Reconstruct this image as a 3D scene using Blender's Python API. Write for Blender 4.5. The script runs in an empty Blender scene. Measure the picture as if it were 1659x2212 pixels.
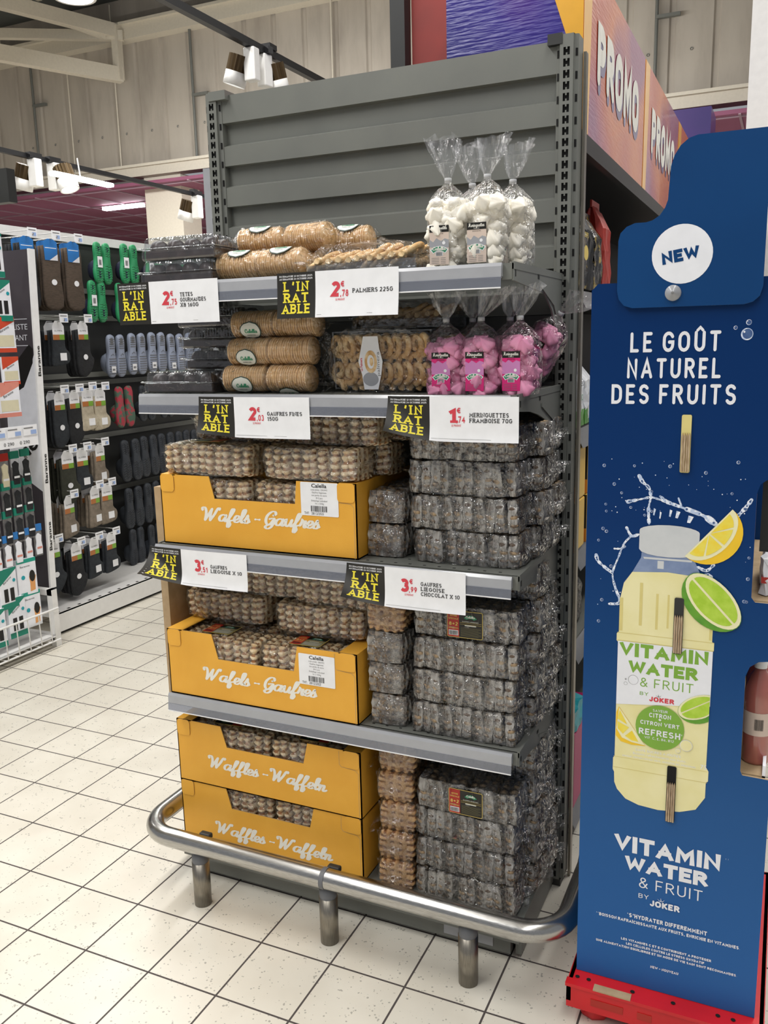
import bpy, math, random
from mathutils import Vector, Matrix
rnd = random.Random(7)
SC = bpy.context.scene
COL = SC.collection
PI = math.pi

# ---------------------------------------------------------------- camera
CAM_F = 1877.78
CAM_M = [[0.90909, -0.06004, 0.412252, 1.511967], [0.415964, 0.185491, -0.890262, -2.176292], [-0.023018, 0.98081, 0.193602, 1.509884], [0.0, 0.0, 0.0, 1.0]]
cd = bpy.data.cameras.new('camera'); cam = bpy.data.objects.new('camera', cd); COL.objects.link(cam)
cd.sensor_fit = 'HORIZONTAL'; cd.sensor_width = 36.0; cd.lens = 36.0 * CAM_F / 1659.0
cd.clip_start = 0.05; cd.clip_end = 100
cam.matrix_world = Matrix(CAM_M)
SC.camera = cam
# ---------------------------------------------------------------- world, exposure
w = bpy.data.worlds.new('world'); SC.world = w; w.use_nodes = True
w.node_tree.nodes['Background'].inputs[0].default_value = (0.93, 0.95, 1.0, 1)
w.node_tree.nodes['Background'].inputs[1].default_value = 0.32
SC.view_settings.view_transform = 'Standard'; SC.view_settings.look = 'None'
SC.view_settings.gamma = 1; SC.view_settings.use_curve_mapping = False
SC.view_settings.exposure = 0.0
SC.cycles.transparent_max_bounces = 28
SC.cycles.max_bounces = 7
SC.cycles.glossy_bounces = 3
SC.cycles.caustics_reflective = False; SC.cycles.caustics_refractive = False

# ---------------------------------------------------------------- ceiling lamps of the shop (long linear luminaires)
def area(name, loc, sx, sy, power, rot=(0, 0, 0), col=(1, 0.985, 0.96)):
    l = bpy.data.lights.new(name, 'AREA'); l.shape = 'RECTANGLE'; l.size = sx; l.size_y = sy
    l.energy = power; l.color = col
    o = bpy.data.objects.new(name, l); COL.objects.link(o); o.location = loc; o.rotation_euler = rot
    return o
area('ceiling_lamp_line', (-0.9, -1.6, 4.6), 0.35, 7.0, 225)
area('ceiling_lamp_line', (1.9, -2.6, 4.6), 0.35, 6.0, 105)
area('ceiling_lamp_line', (-3.6, 3.0, 4.9), 0.35, 8.0, 230)
area('ceiling_lamp_line', (-7.5, 4.0, 4.6), 0.35, 6.0, 260)
area('ceiling_lamp_line', (-4.0, 6.5, 4.4), 7.0, 0.35, 330, rot=(math.radians(38), 0, 0))
area('ceiling_lamp_line', (2.6, 3.5, 4.9), 0.35, 6.0, 150)

# ---------------------------------------------------------------- colour and material helpers
def L(c):
    if isinstance(c, str):
        c = [int(c[i:i + 2], 16) / 255 for i in (0, 2, 4)]
    return tuple(((x / 12.92) if x <= 0.04045 else ((x + 0.055) / 1.055) ** 2.4) for x in c[:3]) + (1.0,)
def ramp(nt, stops, fac):
    r = nt.nodes.new('ShaderNodeValToRGB'); e = r.color_ramp.elements
    while len(e) > 1: e.remove(e[0])
    e[0].position = stops[0][0]; e[0].color = stops[0][1]
    for p, c in stops[1:]:
        q = e.new(p); q.color = c
    nt.links.new(fac, r.inputs[0]); return r
def noise(nt, scale, detail=3, rough=0.5, coord='Object', vec=None, stretch=None):
    tc = nt.nodes.new('ShaderNodeTexCoord'); src = tc.outputs[coord]
    if stretch:
        mp = nt.nodes.new('ShaderNodeMapping'); mp.inputs['Scale'].default_value = stretch
        nt.links.new(src, mp.inputs[0]); src = mp.outputs[0]
    n = nt.nodes.new('ShaderNodeTexNoise'); n.inputs['Scale'].default_value = scale
    n.inputs['Detail'].default_value = detail; n.inputs['Roughness'].default_value = rough
    nt.links.new(src, n.inputs['Vector']); return n
def bump(nt, fac, strength, dist, target):
    b = nt.nodes.new('ShaderNodeBump'); b.inputs['Strength'].default_value = strength
    b.inputs['Distance'].default_value = dist
    nt.links.new(fac, b.inputs['Height']); nt.links.new(b.outputs[0], target.inputs['Normal']); return b
def mat(name, col, rough=0.5, metal=0.0, col2=None, nscale=30, bmp=0.0, bscale=None, emit=0, alpha=1.0, spec=0.5, coat=0, stretch=None, lo=0.35, hi=0.65):
    m = bpy.data.materials.new(name); m.use_nodes = True; nt = m.node_tree
    b = nt.nodes['Principled BSDF']
    b.inputs['Base Color'].default_value = L(col); b.inputs['Roughness'].default_value = rough
    b.inputs['Metallic'].default_value = metal; b.inputs['Specular IOR Level'].default_value = spec
    b.inputs['Coat Weight'].default_value = coat; b.inputs['Coat Roughness'].default_value = 0.1
    n = noise(nt, nscale, stretch=stretch)
    c2 = col2 if col2 else col
    r = ramp(nt, [(lo, L(col)), (hi, L(c2))], n.outputs['Fac'])
    if not col2:   # a very slight variation so nothing is perfectly flat
        c = L(col); r.color_ramp.elements[1].color = (c[0] * .95, c[1] * .95, c[2] * .95, 1)
    nt.links.new(r.outputs[0], b.inputs['Base Color'])
    if bmp:
        n2 = noise(nt, bscale or nscale, stretch=stretch); bump(nt, n2.outputs['Fac'], bmp, 0.01, b)
    if emit:
        b.inputs['Emission Color'].default_value = L(col); b.inputs['Emission Strength'].default_value = emit
    if alpha < 1: b.inputs['Alpha'].default_value = alpha
    return m
def film(name, tint='FFFFFF', milk=0.06, gloss=0.25, nscale=60, bstr=0.6, base_t=0.0, streak=None, milkcol='E8E8E8', lo=.52, hi=.74, fres=.55, rough=.09):
    """clear crinkled plastic film: transparent + a little milky haze in creases + sharp gloss"""
    m = bpy.data.materials.new(name); m.use_nodes = True; nt = m.node_tree
    for n in list(nt.nodes):
        if n.type != 'OUTPUT_MATERIAL': nt.nodes.remove(n)
    out = [n for n in nt.nodes if n.type == 'OUTPUT_MATERIAL'][0]
    t = nt.nodes.new('ShaderNodeBsdfTransparent'); t.inputs[0].default_value = L(tint)
    d = nt.nodes.new('ShaderNodeBsdfDiffuse'); d.inputs[0].default_value = L(milkcol)
    g = nt.nodes.new('ShaderNodeBsdfGlossy'); g.inputs['Roughness'].default_value = rough
    n1 = noise(nt, nscale, 4, 0.6, stretch=streak)
    r = ramp(nt, [(lo, (base_t, base_t, base_t, 1)), (hi, (milk, milk, milk, 1))], n1.outputs['Fac'])
    m1 = nt.nodes.new('ShaderNodeMixShader'); nt.links.new(r.outputs[0], m1.inputs[0])
    nt.links.new(t.outputs[0], m1.inputs[1]); nt.links.new(d.outputs[0], m1.inputs[2])
    fr = nt.nodes.new('ShaderNodeLayerWeight'); fr.inputs['Blend'].default_value = 0.5
    pw = nt.nodes.new('ShaderNodeMath'); pw.operation = 'POWER'; pw.inputs[1].default_value = 3.5; nt.links.new(fr.outputs['Facing'], pw.inputs[0])
    mu = nt.nodes.new('ShaderNodeMath'); mu.operation = 'MULTIPLY_ADD'; mu.inputs[1].default_value = 0.75 * fres; mu.inputs[2].default_value = 0.02 + gloss * 0.13
    mu.use_clamp = True
    nt.links.new(pw.outputs[0], mu.inputs[0])
    m2 = nt.nodes.new('ShaderNodeMixShader'); nt.links.new(mu.outputs[0], m2.inputs[0])
    nt.links.new(m1.outputs[0], m2.inputs[1]); nt.links.new(g.outputs[0], m2.inputs[2])
    n2 = noise(nt, nscale * 1.6, 3, 0.5, stretch=streak)
    b = nt.nodes.new('ShaderNodeBump'); b.inputs['Strength'].default_value = bstr; b.inputs['Distance'].default_value = 0.024
    nt.links.new(n2.outputs['Fac'], b.inputs['Height'])
    nt.links.new(b.outputs[0], g.inputs['Normal']); nt.links.new(b.outputs[0], d.inputs['Normal']); nt.links.new(b.outputs[0], fr.inputs['Normal'])
    nt.links.new(m2.outputs[0], out.inputs[0])
    return m

M = {}
M['steel'] = mat('painted_grey_steel', '73756F', 0.42, 0.0, '6D6F6A', 6, bmp=0.02, bscale=400)
M['steel_dark'] = mat('dark_steel', '2A2B2A', 0.5)
M['hole'] = mat('slot_shadow', '0B0B0B', 0.9)
M['chrome'] = mat('brushed_stainless', 'C6C5C2', 0.24, 1.0, 'A6A5A2', 60, stretch=(1, 30, 30))
M['chrome_post'] = mat('worn_stainless', 'A29C90', 0.36, 1.0, '87827A', 40, stretch=(30, 30, 1))
M['rubber'] = mat('grey_plastic_joint', '6A6C70', 0.5)
M['channel'] = mat('grey_price_channel', 'A3A5AA', 0.25, 0.0, spec=0.6, coat=0.4)
M['channel_clear'] = film('clear_channel_plastic', 'C9CDD8', 0.34, 0.5, 2, 0.02, 0.28, milkcol='AEB3C0')
M['paper'] = mat('white_paper', 'F2F3F6', 0.55)
M['sign_black'] = mat('black_print', '23211C', 0.45)
M['sign_yellow'] = mat('yellow_print', 'F0E03C', 0.5)
M['sign_red'] = mat('red_print', 'D8404E', 0.5)
M['ink'] = mat('dark_ink', '1C1A18', 0.5)
M['grey_ink'] = mat('grey_ink', '7C7C7C', 0.5)
M['carton'] = mat('yellow_carton', 'EBAE3C', 0.55, 0, 'E5A634', 9, bmp=0.05, bscale=300)
M['carton_edge'] = mat('brown_carton_edge', 'B08A58', 0.8)
M['kraft'] = mat('kraft_cardboard', 'B79F7E', 0.8, 0, 'A8906E', 30)
M['white_ink'] = mat('white_ink', 'EFEDE4', 0.5)
M['film'] = film('crinkled_clear_film', 'FFFFFF', 0.34, 0.8, 24, 1.0, 0.0, lo=.55, hi=.80, fres=1.1, rough=.045)
M['film_thin'] = film('thin_clear_film', 'FFFFFF', 0.14, 0.6, 34, 0.9, 0.0, lo=.56, hi=.8, fres=.9, rough=.045)
M['film_inner'] = film('milky_waffle_wrapper', 'F4F2F0', 0.80, 0.5, 20, 0.9, 0.03, streak=(1.6, 1, .5), milkcol='B8B5B0', lo=.44, hi=.62, fres=.8)
M['film_light'] = film('clear_waffle_wrapper', 'FFFDF8', 0.16, 0.3, 50, 0.9, 0.0, milkcol='E6E0D8', lo=.52, hi=.75, fres=.25)
M['film_sugar'] = film('crinkled_film_on_sugar_waffles', 'FFFFFF', 0.30, 0.8, 26, 1.0, 0.0, milkcol='F4F0EA', lo=.54, hi=.80, fres=.9, rough=.045)
M['clamshell'] = film('rigid_clear_plastic', 'F8FAFC', 0.10, 0.8, 25, 0.25, 0.02, milkcol='C9CCD0', fres=1.2, rough=.1)
def waffle_mat(name, dark, mid, light, add):
    m = bpy.data.materials.new(name); m.use_nodes = True; nt = m.node_tree; b = nt.nodes['Principled BSDF']
    b.inputs['Roughness'].default_value = 0.45
    tc = nt.nodes.new('ShaderNodeTexCoord'); sp = nt.nodes.new('ShaderNodeSeparateXYZ'); nt.links.new(tc.outputs['Object'], sp.inputs[0])
    ab = nt.nodes.new('ShaderNodeMath'); ab.operation = 'ABSOLUTE'; nt.links.new(sp.outputs[0], ab.inputs[0])
    n = noise(nt, 90, 3)
    ma = nt.nodes.new('ShaderNodeMath'); ma.operation = 'MULTIPLY_ADD'; ma.inputs[1].default_value = 60.0
    nt.links.new(ab.outputs[0], ma.inputs[0]); nt.links.new(n.outputs['Fac'], ma.inputs[2])
    mb_ = nt.nodes.new('ShaderNodeMath'); mb_.operation = 'MULTIPLY_ADD'; mb_.inputs[1].default_value = 0.75; mb_.inputs[2].default_value = add; nt.links.new(ma.outputs[0], mb_.inputs[0])
    r = ramp(nt, [(0.38, L(dark)), (0.62, L(mid)), (0.86, L(light))], mb_.outputs[0])
    nt.links.new(r.outputs[0], b.inputs['Base Color'])
    n2 = noise(nt, 300, 2); bump(nt, n2.outputs['Fac'], 0.3, 0.002, b)
    return m
M['waffle_sugar'] = waffle_mat('sugar_waffle_dough', 'A87040', 'E8CC9C', 'FBF0D4', .28)
M['waffle_choc'] = waffle_mat('chocolate_waffle_dough', '2A1D16', '5A4232', 'CDAE7E', .04)
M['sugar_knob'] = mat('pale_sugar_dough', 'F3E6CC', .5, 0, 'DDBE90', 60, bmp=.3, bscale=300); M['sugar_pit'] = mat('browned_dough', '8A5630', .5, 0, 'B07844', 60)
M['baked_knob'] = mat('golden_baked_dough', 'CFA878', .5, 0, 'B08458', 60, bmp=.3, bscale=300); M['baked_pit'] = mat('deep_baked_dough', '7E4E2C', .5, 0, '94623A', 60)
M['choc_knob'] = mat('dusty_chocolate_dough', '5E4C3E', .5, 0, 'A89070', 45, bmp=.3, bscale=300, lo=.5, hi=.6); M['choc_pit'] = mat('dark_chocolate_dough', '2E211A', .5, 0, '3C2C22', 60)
M['film_top'] = film('pleated_bag_top', 'FFFFFF', 0.30, 0.5, 30, 0.5, 0.03, streak=(2, 2, .25), milkcol='E4E6EA', lo=.48, hi=.75, fres=.8, rough=.08)
M['choco'] = mat('dark_chocolate', '2A1B18', 0.35, 0, '3A2620', 60, bmp=0.2)
M['biscuit'] = mat('thin_wafer', 'EECB98', 0.6, 0, 'D2A46A', 90, bmp=0.3, bscale=300)
M['pastry'] = mat('palmier_pastry', 'F4D8A8', 0.55, 0, 'D2A468', 60, bmp=0.35, bscale=200)
M['meringue'] = mat('white_meringue', 'FBF7EC', 0.7, 0, 'F4EDDC', 20)
M['meringue_pink'] = mat('pink_meringue', 'E9A0C0', 0.7, 0, 'DE8AB0', 20)
M['label_green'] = mat('green_label', '2E8B63', 0.5)
M['label_dkgreen'] = mat('dark_green_label', '1E3A30', 0.5)
M['label_cream'] = mat('cream_label', 'D9DAD0', 0.5)
M['label_olive'] = mat('olive_label_text', '6F6A4A', 0.5)
M['label_black'] = mat('black_label', '17150F', 0.4)
M['label_red'] = mat('red_label', 'B3281E', 0.45)
M['label_gold'] = mat('gold_ink', 'E2C766', 0.5)
M['label_beige'] = mat('beige_label', 'D9C6B8', 0.5)
M['label_pink'] = mat('magenta_label', 'E0247C', 0.5)
M['label_lilac'] = mat('lilac_label', 'CE86BE', 0.5)
M['tie'] = mat('white_bag_tie', 'B9BABC', 0.5)
M['black'] = mat('black_metal', '121214', 0.45)
M['white_metal'] = mat('white_powder_coat', 'E6E5E2', 0.4)
M['white_plastic'] = mat('white_plastic', 'F0F0F0', 0.35)
M['tag_blue'] = mat('pale_blue_print', '9DB6E4', 0.5)
M['beam'] = mat('cream_steel_beam', 'D6CFC0', 0.6)
M['conduit'] = mat('galvanised_conduit', '6E706C', 0.5)

# ---------------------------------------------------------------- mesh builder
KIDS = {}
class MB:
    def __init__(s): s.v = []; s.f = []; s.fm = []; s.sm = []; s.mats = []
    def mi(s, m):
        m = M[m] if isinstance(m, str) else m
        if m not in s.mats: s.mats.append(m)
        return s.mats.index(m)
    def mesh(s, vs, fs, m, smooth=False, T=None):
        b = len(s.v); k = s.mi(m)
        for v in vs:
            v = Vector(v)
            s.v.append(T @ v if T else v)
        for f in fs:
            s.f.append([b + i for i in f]); s.fm.append(k); s.sm.append(smooth)
        return s
    def poly(s, pts, m): return s.mesh(pts, [list(range(len(pts)))], m)
    def box(s, a, b, m, T=None):
        x0, y0, z0 = a; x1, y1, z1 = b
        v = [(x0, y0, z0), (x1, y0, z0), (x1, y1, z0), (x0, y1, z0), (x0, y0, z1), (x1, y0, z1), (x1, y1, z1), (x0, y1, z1)]
        return s.mesh(v, [(3, 2, 1, 0), (4, 5, 6, 7), (0, 1, 5, 4), (1, 2, 6, 5), (2, 3, 7, 6), (3, 0, 4, 7)], m, T=T)
    def rbox(s, a, b, m, r=0.003, T=None, n=2):
        """box with rounded vertical-and-horizontal edges (superellipsoid-like cage)"""
        x0, y0, z0 = a; x1, y1, z1 = b
        def prof(lo, hi):
            out = [lo]
            out += [lo + r * (1 - math.cos(PI / 2 * i / n)) for i in range(1, n + 1)]
            out += [hi - r * (1 - math.cos(PI / 2 * i / n)) for i in range(n, 0, -1)]
            out.append(hi); return out
        vs = []; fs = []
        zs = [(z0 + r * (1 - math.cos(PI / 2 * i / n)), math.sin(PI / 2 * i / n)) for i in range(n + 1)]
        zs += [(z1 - r * (1 - math.cos(PI / 2 * i / n)), math.sin(PI / 2 * i / n)) for i in range(n, -1, -1)]
        ring = []
        for cx, cy, a0 in ((x1 - r, y1 - r, 0), (x0 + r, y1 - r, 90), (x0 + r, y0 + r, 180), (x1 - r, y0 + r, 270)):
            for i in range(n + 1):
                t = math.radians(a0 + 90 * i / n); ring.append((cx, cy, math.cos(t), math.sin(t)))
        for z, k in zs:
            for cx, cy, c, q in ring: vs.append((cx + r * k * c, cy + r * k * q, z))
        N = len(ring)
        for j in range(len(zs) - 1):
            for i in range(N): fs.append((j * N + i, j * N + (i + 1) % N, (j + 1) * N + (i + 1) % N, (j + 1) * N + i))
        fs.append(list(range(N))[::-1]); fs.append([(len(zs) - 1) * N + i for i in range(N)])
        return s.mesh(vs, fs, m, T=T)
    def tube(s, path, r, m, n=10, caps=True, smooth=True, T=None):
        P = [Vector(p) for p in path]; vs = []; fs = []
        up = None
        for i, p in enumerate(P):
            d = (P[min(i + 1, len(P) - 1)] - P[max(i - 1, 0)]).normalized()
            if up is None: up = Vector((0, 0, 1)) if abs(d.z) < 0.9 else Vector((1, 0, 0))
            a = d.cross(up).normalized(); up = a.cross(d).normalized()
            rr = r[i] if isinstance(r, (list, tuple)) else r
            for k in range(n):
                t = 2 * PI * k / n; vs.append(p + (a * math.cos(t) + up * math.sin(t)) * rr)
        for i in range(len(P) - 1):
            for k in range(n): fs.append((i * n + k, i * n + (k + 1) % n, (i + 1) * n + (k + 1) % n, (i + 1) * n + k))
        s.mesh(vs, fs, m, smooth, T)
        if caps:
            s.mesh(vs[:n], [list(range(n))], m, False, T); s.mesh(vs[-n:], [list(range(n))[::-1]], m, False, T)
        return s
    def lathe(s, prof, m, n=20, T=None, sx=1, sy=1, smooth=True):
        vs = []; fs = []
        for r, z in prof:
            for k in range(n):
                t = 2 * PI * k / n; vs.append((r * math.cos(t) * sx, r * math.sin(t) * sy, z))
        for i in range(len(prof) - 1):
            for k in range(n): fs.append((i * n + k, i * n + (k + 1) % n, (i + 1) * n + (k + 1) % n, (i + 1) * n + k))
        return s.mesh(vs, fs, m, smooth, T)
    def grid(s, F, nu, nv, m, smooth=True, T=None):
        vs = [F(i / nu, j / nv) for j in range(nv + 1) for i in range(nu + 1)]
        fs = [(j * (nu + 1) + i, j * (nu + 1) + i + 1, (j + 1) * (nu + 1) + i + 1, (j + 1) * (nu + 1) + i) for j in range(nv) for i in range(nu)]
        return s.mesh(vs, fs, m, smooth, T)
    def prism(s, pts, t0, t1, F, m, side=None):
        """2D polygon pts extruded between offsets t0..t1 through mapping F(u,v,t)"""
        n = len(pts)
        a = [F(u, v, t0) for u, v in pts]; b = [F(u, v, t1) for u, v in pts]
        s.mesh(a, [list(range(n))[::-1]], m); s.mesh(b, [list(range(n))], m)
        s.mesh(a + b, [(i, (i + 1) % n, n + (i + 1) % n, n + i) for i in range(n)], side or m)
        return s
    def data(s, name, off=None):
        me = bpy.data.meshes.new(name)
        vs = [tuple(v - off) if off else tuple(v) for v in s.v]
        me.from_pydata(vs, [], s.f)
        for m in s.mats: me.materials.append(m)
        me.polygons.foreach_set('material_index', s.fm); me.polygons.foreach_set('use_smooth', s.sm)
        me.update(); return me
    def build(s, name, parent=None, world=False):
        off = None
        if parent is not None and world: off = parent.location.copy()
        o = bpy.data.objects.new(name, s.data(name, off)); COL.objects.link(o)
        if parent is not None:
            o.parent = parent; KIDS.setdefault(parent, []).append(o)
        return o

def tag(o, label=None, cat=None, group=None, kind=None):
    if label: o['label'] = label
    if cat: o['category'] = cat
    if group: o['group'] = group
    if kind: o['kind'] = kind
    return o
def thing(name, label, cat, loc=(0, 0, 0), rz=0, group=None):
    o = bpy.data.objects.new(name, None); COL.objects.link(o); o.empty_display_size = 0.02
    o.location = loc; o.rotation_euler = (0, 0, rz); return tag(o, label, cat, group)
def dup(root, loc, rot=(0, 0, 0), label=None, group=None, scale=None):
    def cp(o, par):
        c = o.copy(); COL.objects.link(c)
        if par is not None: c.parent = par
        for ch in kids.get(o, ()): cp(ch, c)
        return c
    kids = KIDS
    r = cp(root, None); r.location = loc; r.rotation_euler = rot
    if scale: r.scale = scale
    if label: r['label'] = label
    if group: r['group'] = group
    return r
def place(root, used, loc, rot, label, group=None, scale=None):
    """first use moves the original, later uses copy it"""
    if root not in used:
        used.add(root); root.location = loc; root.rotation_euler = rot; root['label'] = label
        if scale: root.scale = scale
        if group: root['group'] = group
        return root
    return dup(root, loc, rot, label, group, scale)
USED = set()

# ---------------------------------------------------------------- lettering
def arc(cx, cy, rx, ry, a0, a1, n=8):
    return [(cx + rx * math.cos(math.radians(a0 + (a1 - a0) * i / n)), cy + ry * math.sin(math.radians(a0 + (a1 - a0) * i / n))) for i in range(n + 1)]
def ell(cx, cy, rx, ry, n=16): return arc(cx, cy, rx, ry, 90, 450, n)
GL = {
 'A': (.64, [[(0, 0), (.32, 1), (.64, 0)], [(.12, .3), (.52, .3)]]),
 'B': (.52, [[(0, 0), (0, 1), (.28, 1)] + arc(.28, .77, .22, .23, 80, -90) , [(0, .54), (.28, .54)], [(.28, .54)] + arc(.28, .27, .24, .27, 80, -90) + [(0, 0)]]),
 'C': (.56, [arc(.3, .66, .3, .34, 25, 180) + arc(.3, .34, .3, .34, 180, 335)]),
 'D': (.56, [[(0, 0), (0, 1), (.24, 1)] + arc(.24, .66, .32, .34, 80, 0) + arc(.24, .34, .32, .34, 0, -90) + [(0, 0)]]),
 'E': (.44, [[(.44, 1), (0, 1), (0, 0), (.44, 0)], [(0, .51), (.36, .51)]]),
 'F': (.44, [[(.44, 1), (0, 1), (0, 0)], [(0, .5), (.36, .5)]]),
 'G': (.58, [arc(.3, .66, .3, .34, 25, 180) + arc(.3, .34, .3, .34, 180, 360) + [(.6, .48), (.36, .48)]]),
 'H': (.54, [[(0, 0), (0, 1)], [(.54, 0), (.54, 1)], [(0, .5), (.54, .5)]]),
 'I': (.0, [[(0, 0), (0, 1)]]),
 'J': (.38, [[(.38, 1), (.38, .26)] + arc(.19, .26, .19, .26, 0, -160)]),
 'K': (.52, [[(0, 0), (0, 1)], [(.5, 1), (.02, .42)], [(.14, .54), (.54, 0)]]),
 'L': (.42, [[(0, 1), (0, 0), (.42, 0)]]),
 'M': (.72, [[(0, 0), (.03, 1), (.36, .3), (.69, 1), (.72, 0)]]),
 'N': (.56, [[(0, 0), (0, 1), (.56, 0), (.56, 1)]]),
 'O': (.6, [arc(.3, .66, .3, .34, 0, 180) + arc(.3, .34, .3, .34, 180, 360) + [(.6, .66)]]),
 'P': (.5, [[(0, 0), (0, 1), (.26, 1)] + arc(.26, .74, .24, .26, 80, -90) + [(0, .48)]]),
 'Q': (.6, [arc(.3, .66, .3, .34, 0, 180) + arc(.3, .34, .3, .34, 180, 360) + [(.6, .66)], [(.36, .22), (.6, 0)]]),
 'R': (.52, [[(0, 0), (0, 1), (.26, 1)] + arc(.26, .75, .24, .25, 80, -90) + [(0, .5)], [(.24, .5), (.54, 0)]]),
 'S': (.5, [arc(.25, .75, .25, .25, 30, 270) + arc(.25, .25, .25, .25, 80, -150)]),
 'T': (.54, [[(0, 1), (.54, 1)], [(.27, 1), (.27, 0)]]),
 'U': (.54, [[(0, 1), (0, .3)] + arc(.27, .3, .27, .3, 190, 350) + [(.54, .3), (.54, 1)]]),
 'V': (.6, [[(0, 1), (.3, 0), (.6, 1)]]),
 'W': (.9, [[(0, 1), (.2, 0), (.45, .78), (.7, 0), (.9, 1)]]),
 'X': (.56, [[(0, 0), (.56, 1)], [(0, 1), (.56, 0)]]),
 'Y': (.56, [[(0, 1), (.28, .46), (.56, 1)], [(.28, .5), (.28, 0)]]),
 'Z': (.5, [[(0, 1), (.5, 1), (0, 0), (.5, 0)]]),
 '0': (.5, [arc(.25, .7, .25, .3, 0, 180) + arc(.25, .3, .25, .3, 180, 360) + [(.5, .7)]]),
 '1': (.22, [[(0, .8), (.2, 1), (.2, 0)]]),
 '2': (.48, [arc(.24, .74, .24, .26, 160, -20) + [(.0, 0), (.48, 0)]]),
 '3': (.48, [arc(.22, .76, .23, .24, 150, -80) , arc(.22, .27, .26, .27, 85, -150)]),
 '4': (.52, [[(.38, 0), (.38, 1), (0, .3), (.52, .3)]]),
 '5': (.48, [[(.44, 1), (.06, 1), (.03, .56)] + arc(.22, .31, .26, .31, 120, -150)]),
 '6': (.5, [[(.42, .98), (.12, .62)] + arc(.25, .29, .25, .29, 150, -210)]),
 '7': (.48, [[(0, 1), (.48, 1), (.14, 0)]]),
 '8': (.5, [ell(.25, .77, .21, .23), ell(.25, .27, .25, .27)]),
 '9': (.5, [[(.08, .02), (.38, .38)] + arc(.25, .71, .25, .29, -30, 330)]),
 '+': (.4, [[(0, .5), (.4, .5)], [(.2, .3), (.2, .7)]]), '-': (.3, [[(0, .45), (.3, .45)]]),
 ',': (.10, [[(.08, .12), (.0, -.20)]]), '.': (.03, [[(0, .03), (.03, .03)]]), "'": (.08, [[(.10, 1.1), (.02, .66)]]),
 '/': (.36, [[(0, 0), (.36, 1)]]), ':': (.02, [[(0, .12), (.02, .12)], [(0, .55), (.02, .55)]]),
 '*': (.12, [[(0, .92), (.12, .92)], [(.06, .86), (.06, .98)]]),
 '&': (.6, [[(.6, 0), (.14, .66)] + arc(.28, .8, .17, .2, 200, -20) + [(.1, .42)] + arc(.24, .24, .22, .24, 150, 320) + [(.58, .44)]]),
 '€': (.5, [arc(.34, .66, .3, .34, 40, 180) + arc(.34, .34, .3, .34, 180, 320), [(-.06, .57), (.42, .57)], [(-.06, .42), (.4, .42)]]),
}
ACC = {'É': ('E', [(.14, 1.12), (.3, 1.28)]), 'Ê': ('E', [(.06, 1.12), (.22, 1.26), (.38, 1.12)]), 'Û': ('U', [(.08, 1.13), (.27, 1.3), (.46, 1.13)]), 'Î': ('I', [(-.14, 1.12), (0, 1.25), (.14, 1.12)])}
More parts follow.
